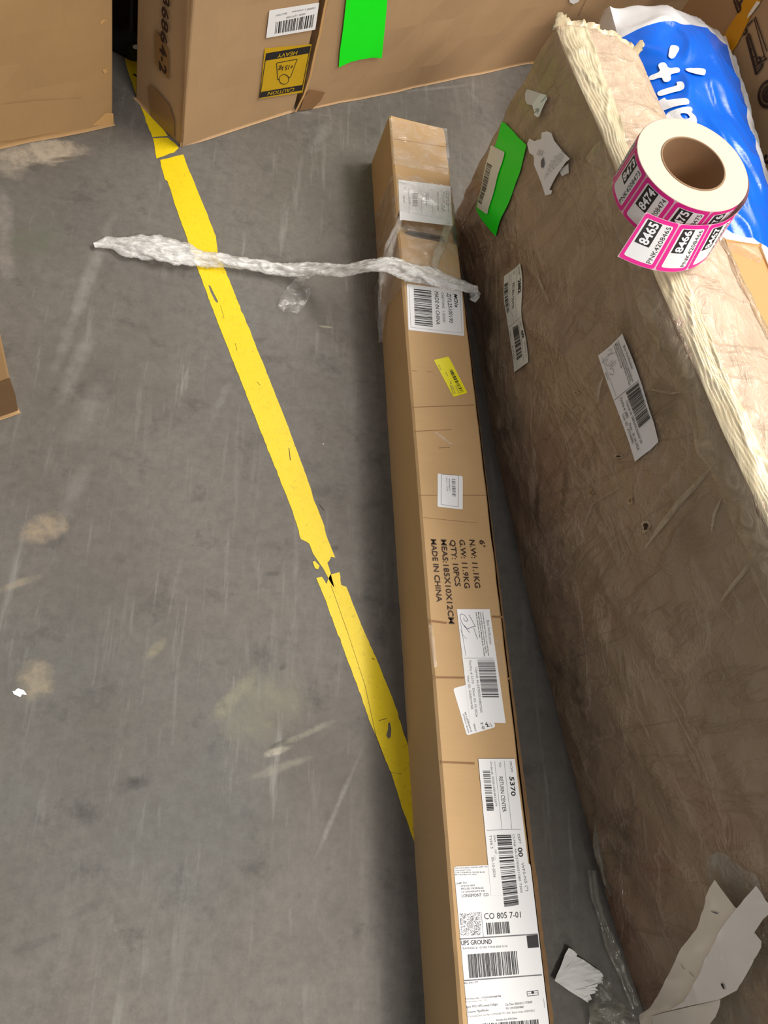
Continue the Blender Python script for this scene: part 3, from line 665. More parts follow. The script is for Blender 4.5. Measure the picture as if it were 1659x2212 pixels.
# address label under the verification label
c = cr(860, 1140, 4.607)
P = Print(TOP, ['label_white']); P.rr([c(545, 1600), c(830, 1520), c(968, 1985), c(682, 2068)], 'label_white', .3, .07)
P.text('33 UNIVERSITY DR', c(735, 2032), c(672, 1832), (-3.4, .8), 'ink_grey', .01, lift=.1); P.text('MIGUEL MORALEZ', c(706, 2040), c(652, 1850), (-2.6, .8), 'ink_grey', lift=.1)
P.text('W', c(856, 1950), c(890, 1996), (5.6, -2), 'ink_black', .02, lift=.115); P.text('P: QI', c(815, 1950), c(840, 2008), (5, -1.5), 'ink_black', lift=.115); P.text('US:100 0D4', c(905, 1948), c(925, 1988), (3, -1), 'ink_grey', lift=.115)
P.text('(LMRAR)', c(778, 2026), c(760, 1950), (-3.2, .6), 'ink_grey', lift=.115)
P.build('address_label', t)['label'] = 'tilted white address label with rounded corners'
def verification(P, c, corners, T, lift=.1):
    P.quad(corners, 'label_white', lift, 6, 4)
P = Print(TOP, ['label_white']); P.quad([c(582, 812), c(908, 812), c(1068, 1945), c(712, 1935)], 'label_white', .095, 2, 2)
P.text('Box Verification', c(876, 922), c(908, 1160), (26 / 4.607, -.3), 'ink_grey', lift=.115)
for i, (s_, a, b) in enumerate(((MICRO, (833, 840), (893, 1275)), ('contents of this box are in compliance with the', (810, 842), (868, 1250)), ('Managing Hazardous Materials guide. This label', (790, 842), (852, 1280)), ('must be placed over the seal.', (768, 842), (806, 1098)))): P.text(s_, c(*a), c(*b), (13 / 4.607, -.2), 'ink_black', .008, lift=.115)
P.bars([c(785, 1315), c(835, 1690), c(1000, 1690), c(955, 1315)], 42, 31, lift=.115)
P.line(c(652, 1300), c(945, 1300), .05, 'ink_grey', .115); P.path([c(618, 940), c(650, 1140), c(672, 1278)], .05, 'ink_grey', .115)
P.text('Claim#: 46-537050510807300', c(763, 1390), c(815, 1840), (21 / 4.607, -.3), 'ink_grey', lift=.115)
P.text('Facility # 5370    Date: 05-10-2026', c(703, 1325), c(770, 1885), (21 / 4.607, -.3), 'ink_grey', lift=.115)
P.text('User ID: GAEDWAR', c(683, 1475), c(724, 1812), (21 / 4.607, -.3), 'ink_grey', lift=.115)
P.path([c(*x) for x in ((612, 872), (625, 858), (660, 875), (690, 915), (680, 935), (655, 925), (650, 895))] , .07, 'ink_purple', .12)
P.path([c(*x) for x in ((612, 872), (618, 910), (640, 960), (690, 1010), (730, 990), (765, 985), (720, 900), (700, 870))], .07, 'ink_purple', .12)
P.path([c(*x) for x in ((650, 975), (708, 1045))], .07, 'ink_purple', .12); P.path([c(*x) for x in ((750, 1000), (787, 1108))], .06, 'ink_black', .12); P.path([c(*x) for x in ((620, 1012), (635, 1060), (655, 1085), (678, 1108))], .05, 'ink_grey', .12)
P.build('verification_label', t)['label'] = 'white Box Verification label with a pen signature'
# shipping label
c = cr(940, 1860, 6.277)
P = Print(TOP, ['label_white'])
P.rr([c(250, 75), c(1285, 30), (1194, 2285), (1018, 2295)], 'label_white', .3, .08)
def tx(s_, a, b, cap, m='ink_black', bold=0): P.text(s_, c(*a), c(*b), (cap[0] / 6.277, cap[1] / 6.277), m, bold, lift=.11)
for i, s_ in enumerate(('PHL3 RETURNS CENTER, DEPT 104', 'WALMART.COM', '7100 COMMERCE CENTER BLVD', 'BETHLEHEM, PA 18015')): tx(s_, (268, 108 + 28 * i), ((705, 475, 670, 565)[i], (85, 132, 160, 190)[i]), (-2, -18), 'ink_grey')
tx('SHIP TO:', (287, 318), (430, 305), (-2, -24)); tx('9784053887', (345, 350), (538, 338), (-2, -20), 'ink_grey'); tx('MIGUEL MORALEZ', (350, 390), (655, 375), (-2, -26), 'ink_grey'); tx('33 UNIVERSITY DR', (353, 430), (672, 415), (-2, -22), 'ink_grey'); tx('LONGMONT  CO', (360, 492), (720, 475), (-3, -42))
tx('CO 805 7-01', (663, 790), (1158, 765), (-5, -82)); P.line(c(760, 470), c(888, 465), .03, 'ink_faint', .11)
P.line(c(620, 690), c(652, 1028), .04, 'ink_grey', .11); P.line(c(330, 1057), c(1385, 990), .12, 'ink_grey', .11, 4); P.line(c(388, 1620), c(1442, 1542), .12, 'ink_grey', .11, 4)
P.bars([c(686, 838), c(992, 820), c(1012, 978), c(702, 998)], 20, 41, lift=.11)
tx('UPS GROUND', (348, 1142), (765, 1120), (-5, -62), 'ink_black', .01); tx('TRACKING #: 1Z H55 719 03 6029 2110', (352, 1198), (975, 1165), (-2, -26), 'ink_grey')
P.quad([c(1235, 1012), c(1388, 1000), c(1402, 1168), c(1252, 1180)], 'ink_black', .11)
P.bars([c(435, 1265), c(1098, 1218), c(1130, 1532), c(460, 1588)], 44, 42, lift=.11)
tx('BILLING: P/P', (393, 1668), (578, 1650), (-2, -24), 'ink_grey')
P.path([c(1240, 1772), c(1388, 1752), c(1395, 1815), c(1246, 1830), c(1240, 1772)], .05, 'ink_black', .11); P.line(c(1243, 1800), c(1392, 1783), .03, 'ink_grey', .11); P.poly([c(1318 + 20 * math.cos(a), 1782 + 20 * math.sin(a)) for a in np.linspace(0, 6.28, 9)[:-1]], 'ink_black', .115)
tx('Purchase No.: 1291072007088788', (412, 1880), (888, 1842), (-2, -24), 'ink_grey'); tx('Reference No.: SS', (416, 1918), (695, 1892), (-2, -20), 'ink_faint')
tx('Lane: MCI1-UPS-Lenexa-TwEight', (425, 1992), (845, 1955), (-3, -32), 'ink_grey'); tx('Cut Time: 2026-03-13 17:00:00', (948, 1962), (1312, 1925), (-3, -32), 'ink_grey'); tx('Customer: MiguelMoralez', (440, 2060), (722, 2032), (-3, -32), 'ink_grey'); tx('PO: 12910720070887', (958, 2012), (1200, 1990), (-3, -28), 'ink_grey')
tx('Processing Date: Sat Mar 14 09:07:08 UTC 2026  Below Order: 8787078727', (438, 2118), (1350, 2040), (-3, -28), 'ink_faint'); tx('Associate Scan ASN Below', (820, 2168), (1110, 2142), (-2, -28), 'ink_grey')
P.bars([c(610, 2205), c(1392, 2145), c(1410, 2330), c(630, 2400)], 40, 43, lift=.11)
P.path([c(428, 1960), c(442, 2080)], .04, 'ink_grey', .11); P.line(c(1465, 1860), c(1480, 1990), .03, 'ink_grey', .11)
# round target pattern of the parcel code
cc = c(470, 862)
for r_, w in ((42, .05), (28, .05), (14, .05)): P.path([(cc[0] + r_ / 6.277 * math.cos(a), cc[1] + r_ / 6.277 * 1.08 * math.sin(a)) for a in np.linspace(0, 2 * math.pi, 20)], w, 'ink_grey', .11)
rg = random.Random(8)
for i in range(34):
    for j in range(34):
        x = 335 + (270 + 0) * i / 33 + 12 * j / 33; y = 708 + 300 * j / 33 - 8 * i / 33
        if rg.random() < .42 and math.hypot(x - 470, y - 862) > 55:
            a = rg.random() * 3.14; P.line(c(x - 5 * math.cos(a), y - 5 * math.sin(a)), c(x + 5 * math.cos(a), y + 5 * math.sin(a)), .045, 'ink_grey', .11)
P.build('shipping_label', t)['label'] = 'large white UPS GROUND shipping label'
# routing label 5370
c = cr(940, 1600, 6.38); P = Print(TOP, ['label_white']); P.quad([c(590, 250), c(1093, 250), (1149, 1932), (1060, 1935)], 'label_white', .12, 2, 2)
L = .14
def tx(s_, a, b, cap, m='ink_black', bold=0, l=L): P.text(s_, c(*a), c(*b), (cap / 6.38, 0), m, bold, lift=l)
tx('FROM:', (1018, 292), (1040, 440), 30, 'ink_grey'); tx('5370', (1018, 498), (1045, 765), 62, 'ink_black', .02); tx('TO:', (868, 298), (876, 372), 32, 'ink_grey'); tx('RETURN CENTER', (873, 500), (925, 985), 52)
tx('Order#: 200014304832079', (750, 292), (822, 905), 28, 'ink_grey')
P.line(c(945, 280), c(1052, 1222), .04, 'ink_grey', L); P.line(c(815, 285), c(915, 1225), .04, 'ink_grey', L); P.line(c(705, 1235), c(1175, 1222), .04, 'ink_grey', L)
P.bars([c(650, 415), c(708, 970), c(805, 965), c(750, 415)], 26, 51, lift=L)
P.bars([c(842, 1302), c(950, 2290), c(1148, 2260), c(1040, 1297)], 40, 52, lift=L)
tx('DEPT', (1128, 1290), (1148, 1425), 32, 'ink_grey'); tx('00', (1130, 1475), (1148, 1605), 62, 'ink_black', .02); tx('WFS-NS (*)', (1180, 1685), (1250, 2075), 34, 'ink_grey')
tx('CLM#: 46-53705051080 7300', (1058, 1290), (1170, 2095), 30, 'ink_grey'); tx('TYPE 5', (735, 1305), (760, 1490), 34, 'ink_grey'); tx('05-10-2026', (768, 1605), (800, 1885), 34, 'ink_grey'); tx('QNY ___ OF ___', (800, 1300), (825, 1645), 24, 'ink_grey')
P.build('routing_label', t)['label'] = 'white routing label reading 5370 RETURN CENTER'

# ------------------------------------------------------------------ film around the long carton
def wrapz(s_, w): return CH + .12 + dentz(s_, w) * .45
mb = MB(); rows = []
for s_ in np.linspace(15.5, 42.0, 60):
    row = []; nn_ = 28
    for j in range(nn_ + 1):
        a = j / nn_            # 0 left bottom .. 1 right bottom
        if a < .34: x, z = -.12, a / .34 * CH
        elif a < .66: x = (a - .34) / .32 * CW; z = wrapz(s_, 0)
        else: x, z = CW + .3, CH * (1 - (a - .66) / .34)
        k = .45 * abs(N(s_, j * 1.3, 5, .45)) + .25 * abs(N(s_, j, 9, 1.1))
        if a < .34: x -= k + (.5 if s_ > 33 else 0) * (1 - z / CH) * 2
        elif a < .66: z += k
        else: x += k
        s2 = s_ + (1.6 * N(j, s_ > 30, 2, .5) if (s_ < 17 or s_ > 40) else 0) + (-4 * max(0, (x - 5) / CW) if s_ > 40 else 0)
        p = O + D * s2 + Ex * x; row.append((p[0], p[1], max(z, .15)))
    rows.append(row)
mb.grid(rows)
P = Surf(None, None)
t = mb.build('stretch_film', 'film_clear', long_c, True); t['label'] = 'clear stretch film wound round the carton, its twisted tail lying on the floor'
# twisted strand
def strand(name, pts, mat, lobes=3, twist=.35, seed=0, n=170, m=26, parent=None, crease=.28):
    # pts: (px, py, z, half width, half height)
    ctr = [U((a, b), z) for a, b, z, w, h in pts]; ctr = [np.array(x) for x in ctr]; Ls = [0]
    for a, b in zip(ctr, ctr[1:]): Ls.append(Ls[-1] + np.linalg.norm(b - a))
    def at(l):
        l = min(max(l, 0), Ls[-1] - 1e-6); i = max(k for k in range(len(Ls) - 1) if Ls[k] <= l); u = (l - Ls[i]) / (Ls[i + 1] - Ls[i]); u2 = u * u * (3 - 2 * u)
        return ctr[i] * (1 - u) + ctr[i + 1] * u, pts[i][3] * (1 - u2) + pts[i + 1][3] * u2, pts[i][4] * (1 - u2) + pts[i + 1][4] * u2
    mb = MB(); rows = []
    for i in range(n):
        l = Ls[-1] * i / (n - 1); p, w, h = at(l); q, _, _ = at(l + 1); q0, _, _ = at(l - 1); d = q - q0; d /= np.linalg.norm(d) + 1e-9
        sd = np.cross(d, [0, 0, 1]); sd /= np.linalg.norm(sd) + 1e-9; up = np.cross(sd, d); row = []
        for j in range(m):
            a = 2 * math.pi * j / m; r = 1 + crease * math.sin(lobes * a + twist * l) + .35 * N(l * .5, math.cos(a) * 2, math.sin(a) * 2 + seed) + .2 * N(l * 1.6, math.cos(a) * 4, math.sin(a) * 4 + seed)
            x = p + sd * w * r * math.cos(a) + up * h * r * math.sin(a); x[2] = max(x[2], .1); row.append(x)
        rows.append(row)
    mb.grid(rows, 0, close_v=True); k = len(rows[0]); mb.f += [tuple(range(k))[::-1], tuple(range((n - 1) * k, n * k))]; mb.m += [0, 0]
    return mb.build(name, mat, parent, True)
strand('twisted_tail', [(203, 530, .6, .5, .4), (240, 524, .9, 1.0, .6), (290, 532, 1.2, 2.2, .8), (340, 540, 1.2, 2.4, .9), (400, 548, 1.2, 2.1, .8), (450, 558, 1.1, 1.4, .8), (520, 570, 1.2, .95, .8), (600, 580, 1.6, 1.1, .9), (660, 582, 3, 1.2, .9),
       (740, 582, 7.5, 1.1, .8), (800, 575, 11.5, 1.1, .7), (840, 572, 13.0, 1.3, .7), (880, 585, 13.3, 1.7, .8), (930, 598, 13.3, 1.6, .8), (980, 612, 13.2, 1.1, .7), (1018, 622, 12.8, .8, .6), (1028, 636, 11.8, .8, .6), (1020, 650, 10.8, .6, .5)], 'film_milky', 3, .5, 3, parent=t)
strand('twisted_end', [(845, 558, 13.0, .5, .3), (880, 576, 13.6, .8, .4), (930, 604, 14.0, .9, .4), (985, 620, 13.8, .8, .4), (1030, 626, 13.0, .6, .4)], 'film_milky', 2, .9, 7, n=80, parent=t)
strand('diagonal_pleat', [(972, 480, 12.9, .6, .25), (958, 520, 12.6, .7, .3), (945, 552, 12.9, .7, .3), (940, 585, 13.2, .5, .3)], 'film_clear', 3, .8, 9, n=60, parent=t)
strand('side_pleat', [(866, 470, 12.0, .4, .2), (842, 540, 10.5, .9, .3), (834, 600, 7.5, 1.4, .3), (826, 680, 3.5, .7, .2), (822, 740, 1.5, .3, .1)], 'film_clear', 3, .4, 11, n=70, parent=t)
SFf = Surf(FLOOR.to2, lambda q, l=0: np.array([q[0], q[1], .12 + l + 1.4 * abs(N(q[0], q[1], 4, .4)) + .5 * abs(N(q[0], q[1], 5, 1.1))]))
P = Print(SFf, ['film_clear']); P.poly(rough_edge([(662, 588), (690, 590), (660, 608), (648, 628), (669, 628), (667, 645), (655, 668), (640, 680), (618, 678), (598, 668), (604, 645), (622, 620), (640, 603)], 10, 1.2, 6), 'film_clear', .02, sub=9)
o = P.build('loose_film_end', t); o['label'] = 'clear crumpled end of film on the floor'
for f in o.data.polygons: f.use_smooth = True
SFf = None

# ------------------------------------------------------------------ the big film-wrapped package standing on edge
YX = [(123.5, 51.2), (112, 52.2), (100, 54.0), (85, 55.4), (68, 57.2), (55, 59.4), (44, 61.0), (33, 62.9), (13, 66.8), (-9, 71.3), (-21, 74.9), (-45, 83.5), (-70, 93.0)]
ZY = [(123.5, 43.8), (100, 46.3), (85, 48.0), (68, 49.2), (44, 51.2), (33, 52.4), (0, 53.5), (-70, 54)]
RY = [(129, 67.2), (123.5, 67.5), (100, 69.0), (78, 70.6), (62, 73.2), (33, 79.5), (-21, 92), (-70, 108)]
def interp(tab, y):
    t2 = sorted(tab); xs = [a for a, b in t2]; return float(np.interp(y, xs, [b for a, b in t2]))
def sm(tab, y, w=6): return (interp(tab, y - w) + 2 * interp(tab, y) + interp(tab, y + w)) / 4 if tab[-1][0] + w < y < tab[0][0] - w else interp(tab, y)
def wr(y, h):                    # film wrinkles and pillow bulge of the long side, outward in cm
    zt = sm(ZY, y); v = h / zt
    b = 1.0 * math.sin(math.pi * min(max(v, 0), 1)) * .8
    e = min(1, h / 3.0, max(0, (zt - h)) / 2.0)
    w1 = N(y * .10 + h * .16, h * .05, 3) * .7; w2 = 1 - abs(N(y * .14 - h * .20, h * .06 + y * .03, 7)) * 3; w3 = 1 - abs(N(y * .06 + h * .33, 2.2, h * .1)) * 4
    w4 = 1 - abs(N(y * .3 + h * .11, 5.5, h * .05)) * 4
    lowk = max(0, 1 - h / 22.0)
    return b + e * (w1 + .14 * max(0, w2) + .12 * max(0, w3) + (.12 + .88 * lowk) * .35 * max(0, w4)) - .5
def facep(y, h, lift=0):
    x = sm(YX, y); d = wr(y, h) + lift; return np.array([x - d * .97, y - d * .24, h])
def topp(y, w, lift=0):
    xl, xr, zt = sm(YX, y), sm(RY, y), sm(ZY, y)
    x = xl + (xr - xl) * w; e = min(1, w / .12, (1 - w) / .12)
    z = zt + 1.3 * math.sin(math.pi * w) - .4 + e * (.35 * N(x * .3, y * .14, 4) + .35 * max(0, 1 - abs(N(x * .5, y * .16 + x * .1, 8)) * 4) + .12 * N(x, y, 2, .9)) + lift
    return np.array([x, y, z])
def face_solve(p):
    y, h = 60.0, 25.0; tgt = np.array(p, float)
    def pr(y, h):
        P0 = np.array([sm(YX, y), y, h]) - np.array([0, 0, CAMH]); c = ROT @ P0; return np.array([CX + FPX * c[0] / -c[2], CY - FPX * c[1] / -c[2]])
    for _ in range(30):
        b = pr(y, h); r = tgt - b
        if np.abs(r).max() < .02: break
        J = np.array([(pr(y + .1, h) - b) / .1, (pr(y, h + .1) - b) / .1]).T; s_ = np.linalg.solve(J, r); k = min(1, 15 / (np.abs(s_).max() + 1e-9)); y += s_[0] * k; h += s_[1] * k
        y = min(max(y, -65), 123); h = min(max(h, -5), 60)
    return np.array([-y * 1.03, h])
def face_flat(y, h, lift):          # same bulge without the fine wrinkles, for stickers that lie flat
    zt = sm(ZY, y); v = h / zt; e = min(1, h / 3.0, max(0, (zt - h)) / 2.0); d = .8 * math.sin(math.pi * min(max(v, 0), 1)) + e * (N(y * .10 + h * .16, h * .05, 3) * .7 + .16) - .5 + lift
    return np.array([sm(YX, y) - d * .97, y - d * .24, h])
FACE = Surf(face_solve, lambda q, l=0: face_flat(-q[0] / 1.03, q[1], l + .16))
ys = list(np.linspace(123.5, -68, 330)); rows = []
for y in ys:
    zt = sm(ZY, y); row = []; nh = 88
    for j in range(nh + 1): row.append(facep(y, (zt - 1.6) * j / nh + .02 * (j == 0)))
    L_ = row[-1]; T_ = topp(y, .10)
    for a in (.3, .6, .9):
        k0 = np.array([sm(YX, y) + .1, y, zt - .1]); q = (1 - a) ** 2 * L_ + 2 * a * (1 - a) * k0 + a * a * T_; row.append(q)
    for j in range(27): row.append(topp(y, .10 + .85 * j / 26))
    R_ = row[-1]; xr = sm(RY, y); row.append(np.array([xr + .1, y, zt - .8])); 
    for z in (zt - 4, zt * .5, .02): row.append(np.array([xr + .3, y, z]))
    rows.append(row)
t = package = thing('wrapped_package', (70, 45, 0), 'large flat brown package in wrinkled shiny film, standing on edge at the right', 'package')
mb = MB(); mb.grid(rows); k = len(rows[0]); nrow = len(rows)
mb.f += [tuple(range(k)), tuple(range((nrow - 1) * k, nrow * k))[::-1]]; mb.m += [0, 0]
kk = 0
for i in range(nrow - 1):
    for j in range(k - 1):
        mb.m[kk] = 1 if j < nh + 1 else 0; kk += 1
mb.build('film_wrapped_body', ['wrapped_top', 'wrapped_side'], t, True)
# cream pleats along the upper edge
mb = MB(); rows = []
for y in np.linspace(122.5, -10, 300):
    row = []; wd_ = .20 + .07 * N(y, 0, 3, .05) + (.12 * max(0, (y - 95) / 28))
    for j in range(34):
        u = j / 33; w = .015 + wd_ * u + .02 * N(y, 3, 0, .06)
        ph = 30 * u + 7.5 * N(y * .5, u * 4, 1, .09) + 1.8 * N(y, u * 3, 6, .25)
        env = math.sin(math.pi * min(1, max(0, u))) ** .5
        row.append(topp(y, max(.01, w), .06 + env * (.22 + (.17 + .22 * N(y, u * 8, 3, .10)) * abs(math.sin(ph)) * (1.1 + N(y, u * 6, 9, .2)))))
        if w < .10: row[-1][2] -= (.10 - w) / .10 * .5
    rows.append(row)
mb.grid(rows); mb.build('film_pleat', 'film_cream', t, True)['label'] = 'gathered cream film pleats along the upper edge'
# raised ragged seam just below the edge on the side, and far right seam on the top
mb = MB(); rows = []
for y in np.linspace(96, 20, 240):
    zt = sm(ZY, y); row = []
    for j in range(7):
        u = j / 6; h = zt - 4.6 + .5 * N(y, 1, 0, .35) + 3.6 * u; row.append(facep(y, h, .05 + .38 * math.sin(math.pi * u) * (1 + N(y, j, 2, .6)) + (.3 * abs(N(y, 4, j, 1.3)) if j == 0 else 0)))
    rows.append(row)
mb.grid(rows); mb.build('film_seam', 'film_tan', t, True)['label'] = 'ragged tan film seam below the upper edge'
mb = MB(); rows = []
for y in np.linspace(100, 20, 220):
    row = []
    for j in range(7):
        u = j / 6; row.append(topp(y, .90 + .09 * u + .008 * N(y, 0, 0, .3), .1 + .5 * math.sin(math.pi * u) * (1 + .4 * N(y, j, 5, .5))))
    rows.append(row)
mb.grid(rows); mb.build('film_seam', 'film_tan', t, True)
# ragged film end at the far top corner
mb = MB(); rows = []
rg = random.Random(3)
for i in range(50):
    w = -.02 + 1.04 * i / 49; row = []; hh = .9 + 1.2 * abs(N(i, 0, 0, .25)) + .25 * rg.random() + (1.0 if i < 6 or 44 < i else 0)
    for j in range(6):
        u = j / 5; b = topp(123.3, min(max(w, 0), 1), 0); row.append(b + np.array([.5 * N(i, j, 1, .8), .4 + .8 * u, -1.0 + hh * u]))
    rows.append(row)
mb.grid(rows); mb.build('torn_film_end', 'film_cream', t, True)['label'] = 'ragged torn film at the far end'
# film tails along the floor at the near lower edge
def ribbon(name, pts, mat, width, parent, seed=0, zfun=None, n=90):
    c3 = [U((a, b), z) for a, b, z in pts]; Ls = [0]
    for a, b in zip(c3, c3[1:]): Ls.append(Ls[-1] + np.linalg.norm(b - a))
    mb = MB(); rows = []
    for i in range(n):
        l = Ls[-1] * i / (n - 1); p = np.array([np.interp(l, Ls, [c_[k] for c_ in c3]) for k in range(3)]); q = np.array([np.interp(l + .5, Ls, [c_[k] for c_ in c3]) for k in range(3)]) - np.array([np.interp(l - .5, Ls, [c_[k] for c_ in c3]) for k in range(3)])
        sd = np.cross(q / (np.linalg.norm(q) + 1e-9), [0, 0, 1]); row = []
        for j in range(9):
            u = j / 8 - .5; ww = width * (1 + .5 * N(l, 2, seed, .2)); x = p + sd * ww * u; x[2] = max(.08, p[2] + .5 * abs(N(l, u * 4, seed, .5)) + .7 * abs(math.sin(u * 5)) * .4); row.append(x)
        rows.append(row)
    mb.grid(rows); return mb.build(name, mat, parent, True)
ribbon('film_tail', [(1278, 1880, .6), (1284, 1940, .6), (1300, 1990, .6), (1325, 2060, .6), (1350, 2120, .6), (1372, 2175, .5)], 'film_floor', 1.5, t, 2)
strand('film_fold', [(1287, 1775, 2.5, .25, .2), (1292, 1830, 2.8, .7, .3), (1305, 1880, 2.4, .8, .3), (1322, 1935, 1.6, .3, .2)], 'film_floor', 3, .8, 4, n=60, parent=t)
strand('film_fold', [(1332, 1745, 5, .3, .2), (1337, 1790, 5, .6, .3), (1338, 1828, 5, .2, .2)], 'film_floor', 3, .8, 8, n=50, parent=t)
# folds drawn up on the side
for k, pts in enumerate(([(1548, 1000), (1515, 1035), (1470, 1085), (1430, 1140), (1400, 1185)], [(1650, 1190), (1615, 1225), (1585, 1265), (1560, 1300)], [(1560, 1075), (1545, 1110), (1540, 1150)], [(1310, 810), (1302, 840), (1300, 870)], [(1165, 570), (1172, 610), (1190, 658), (1200, 650)], [(1270, 1130), (1285, 1090), (1350, 1050)], [(1400, 840), (1450, 850), (1490, 845), (1510, 830)])):
    mb = MB(); rr_ = []
    q2 = [face_solve(p) for p in pts]; Lx = [0]
    for a, b in zip(q2, q2[1:]): Lx.append(Lx[-1] + np.linalg.norm(b - a))
    for i in range(30):
        l = Lx[-1] * i / 29; q = np.array([np.interp(l, Lx, [v[0] for v in q2]), np.interp(l, Lx, [v[1] for v in q2])]); qn = np.array([np.interp(l + .3, Lx, [v[0] for v in q2]), np.interp(l + .3, Lx, [v[1] for v in q2])]) - np.array([np.interp(l - .3, Lx, [v[0] for v in q2]), np.interp(l - .3, Lx, [v[1] for v in q2])]); d = qn / (np.linalg.norm(qn) + 1e-9); e = np.array([-d[1], d[0]]); tp = math.sin(math.pi * i / 29) ** .6
        wv = (.5, .3, .18, .2, .18, .16, .2)[k]
        rr_.append([FACE.to3(q + e * wv * u * tp, .02 + (.35 * (1 - u * u)) * tp) for u in (-1, -.6, -.2, .2, .6, 1)])
    mb.grid(rr_); mb.build('film_fold', 'film_tan', t, True)
# small torn holes that show the pale board
for x, y, rx, ry in ((1404, 1136, 9, 14), (1370, 1080, 5, 9), (1284, 1063, 5, 8), (1252, 848, 6, 5), (1263, 838, 4, 4), (1116, 1162, 5, 6), (1060, 850, 3, 9), (1213, 995, 3, 4), (1345, 985, 10, 4)):
    P = Print(FACE, ['film_tan']); out = [(x + rx * (1 + .3 * math.sin(5 * a + x)) * math.cos(a), y + ry * (1 + .25 * math.sin(4 * a + y)) * math.sin(a)) for a in np.linspace(0, 2 * math.pi, 17)[:-1]]
    inn = [(x + .55 * (a - x) - .5, y + .6 * (b - y)) for a, b in out]; P.poly(out, 'film_tan', .06, [inn]); P.poly(inn, 'ink_brown' if rx > 6 else 'kraft_dark', .04)
    P.build('film_hole', t)['label'] = 'small torn hole in the film'

# labels on the package
P = Print(FACE, ['sticker_green']); c = cr(1020, 180, 6.505)
def gfill(P, pts, m, lift): P.poly([c(*x) for x in pts], m, lift, sub=6)
gfill(P, [(455, 545), (500, 560), (610, 665), (700, 770), (800, 860), (810, 885), (780, 1000), (620, 1500), (500, 1830), (370, 2150), (300, 2080), (150, 1890), (95, 1790), (95, 1740), (200, 1400), (330, 1010), (365, 880), (410, 760)], 'sticker_green', .15)
gl = P.build('green_label', t); gl['label'] = 'bright green label folded to a point'
P = Print(FACE, ['label_pale']); P.rr([c(318, 872), c(510, 972), c(282, 1848), c(122, 1745)], 'label_pale', .4, .34, 6, 12)
P.bars([c(335, 1165), c(180, 1705), c(148, 1655), c(278, 1120)][0:0] or [c(278, 1122), c(146, 1668), c(196, 1706), c(345, 1165)], 34, 61, 'ink_black', .38); P.build('barcode_label', gl)['label'] = 'pale barcode label stuck over the green one'
P = Print(FACE, ['paper_grey']); gfill(P, [(785, 150), (800, 90), (840, 95), (1000, 150), (915, 320), (890, 315), (830, 300), (795, 240)], 'paper_grey', .12); gfill(P, [(1000, 150), (1070, 165), (1092, 215), (1065, 290), (1010, 470), (985, 485), (945, 455), (940, 400), (912, 320), (930, 270)], 'letter_white', .45)
for a, b in (((1020, 270), (1080, 190)), ((950, 420), (1000, 380)), ((985, 430), (1010, 370)), ((960, 380), (1000, 360))): P.line(c(*a), c(*b), .12, 'ink_grey', .55)
P.build('torn_label', t)['label'] = 'small torn white label with a folded corner'
P = Print(FACE, ['paper_grey'])
gfill(P, [(1260, 1230), (1380, 1130), (1390, 1260), (1300, 1310)], 'paper_grey', .1)
gfill(P, [(1040, 700), (1115, 680), (1170, 705), (1210, 810), (1330, 970), (1420, 1065), (1370, 1110), (1280, 1250), (1130, 1500), (1172, 1510), (1150, 1560), (1065, 1580), (1010, 1380), (930, 1150), (935, 1060), (925, 1020), (870, 985), (838, 860), (870, 782), (945, 820), (985, 800), (1035, 790)], 'letter_white', .4)
rg = random.Random(5)
for i in range(8):
    x0 = 1080 + i * 33; y0 = 1350 - i * 34; u = 0
    while u < .9:
        w_ = .05 + .12 * rg.random(); P.line(c(x0 + 120 * u, y0 - 290 * u), c(x0 + 120 * (u + w_), y0 - 290 * (u + w_)), .09, 'ink_grey', .55); u += w_ + .05
for i in range(4): P.line(c(985 + i * 20, 1010 + i * 8), c(1020 + i * 20, 930 + i * 8), .1, 'ink_grey', .55)
P.poly([c(*x) for x in ((1040, 1100), (1075, 1040), (1090, 1140), (1065, 1200), (1040, 1180))], 'ink_grey', .55)
P.build('torn_label', t)['label'] = 'crumpled torn white printed label'
# routing label 2882
c = cr(1080, 560, 8.847); P = Print(FACE, ['label_pale'])
P.quad([c(437, 72), c(605, 1965), c(308, 2155), c(133, 325)][0:0] or [c(133, 325), c(437, 72), c(605, 1965), c(308, 2155)], 'label_pale', .12, 6, 24)
L = .18
def tx(s_, a, b, cap, m='ink_black', bold=0): P.text(s_, c(*a), c(*b), (cap[0] / 8.847, cap[1] / 8.847), m, bold, lift=L)
tx('FROM:', (388, 165), (402, 310), (20, -17), 'ink_grey'); tx('2882', (392, 405), (425, 668), (42, -34), 'ink_black', .03); tx('TO:', (292, 250), (298, 305), (20, -17), 'ink_grey'); tx('RETURN CENTER', (302, 468), (348, 962), (34, -28)); tx('Order#: 2000143048', (222, 300), (282, 920), (20, -17), 'ink_faint')
P.line(c(345, 180), c(435, 1150), .04, 'ink_grey', L, 8); P.line(c(262, 260), c(350, 1205), .04, 'ink_grey', L, 8); P.line(c(232, 1305), c(515, 1100), .05, 'ink_grey', L, 4)
P.bars([c(163, 480), c(225, 1035), c(285, 985), c(222, 440)], 22, 71, lift=L); P.bars([c(318, 1310), c(372, 1930), c(485, 1850), c(432, 1248)], 30, 72, lift=L)
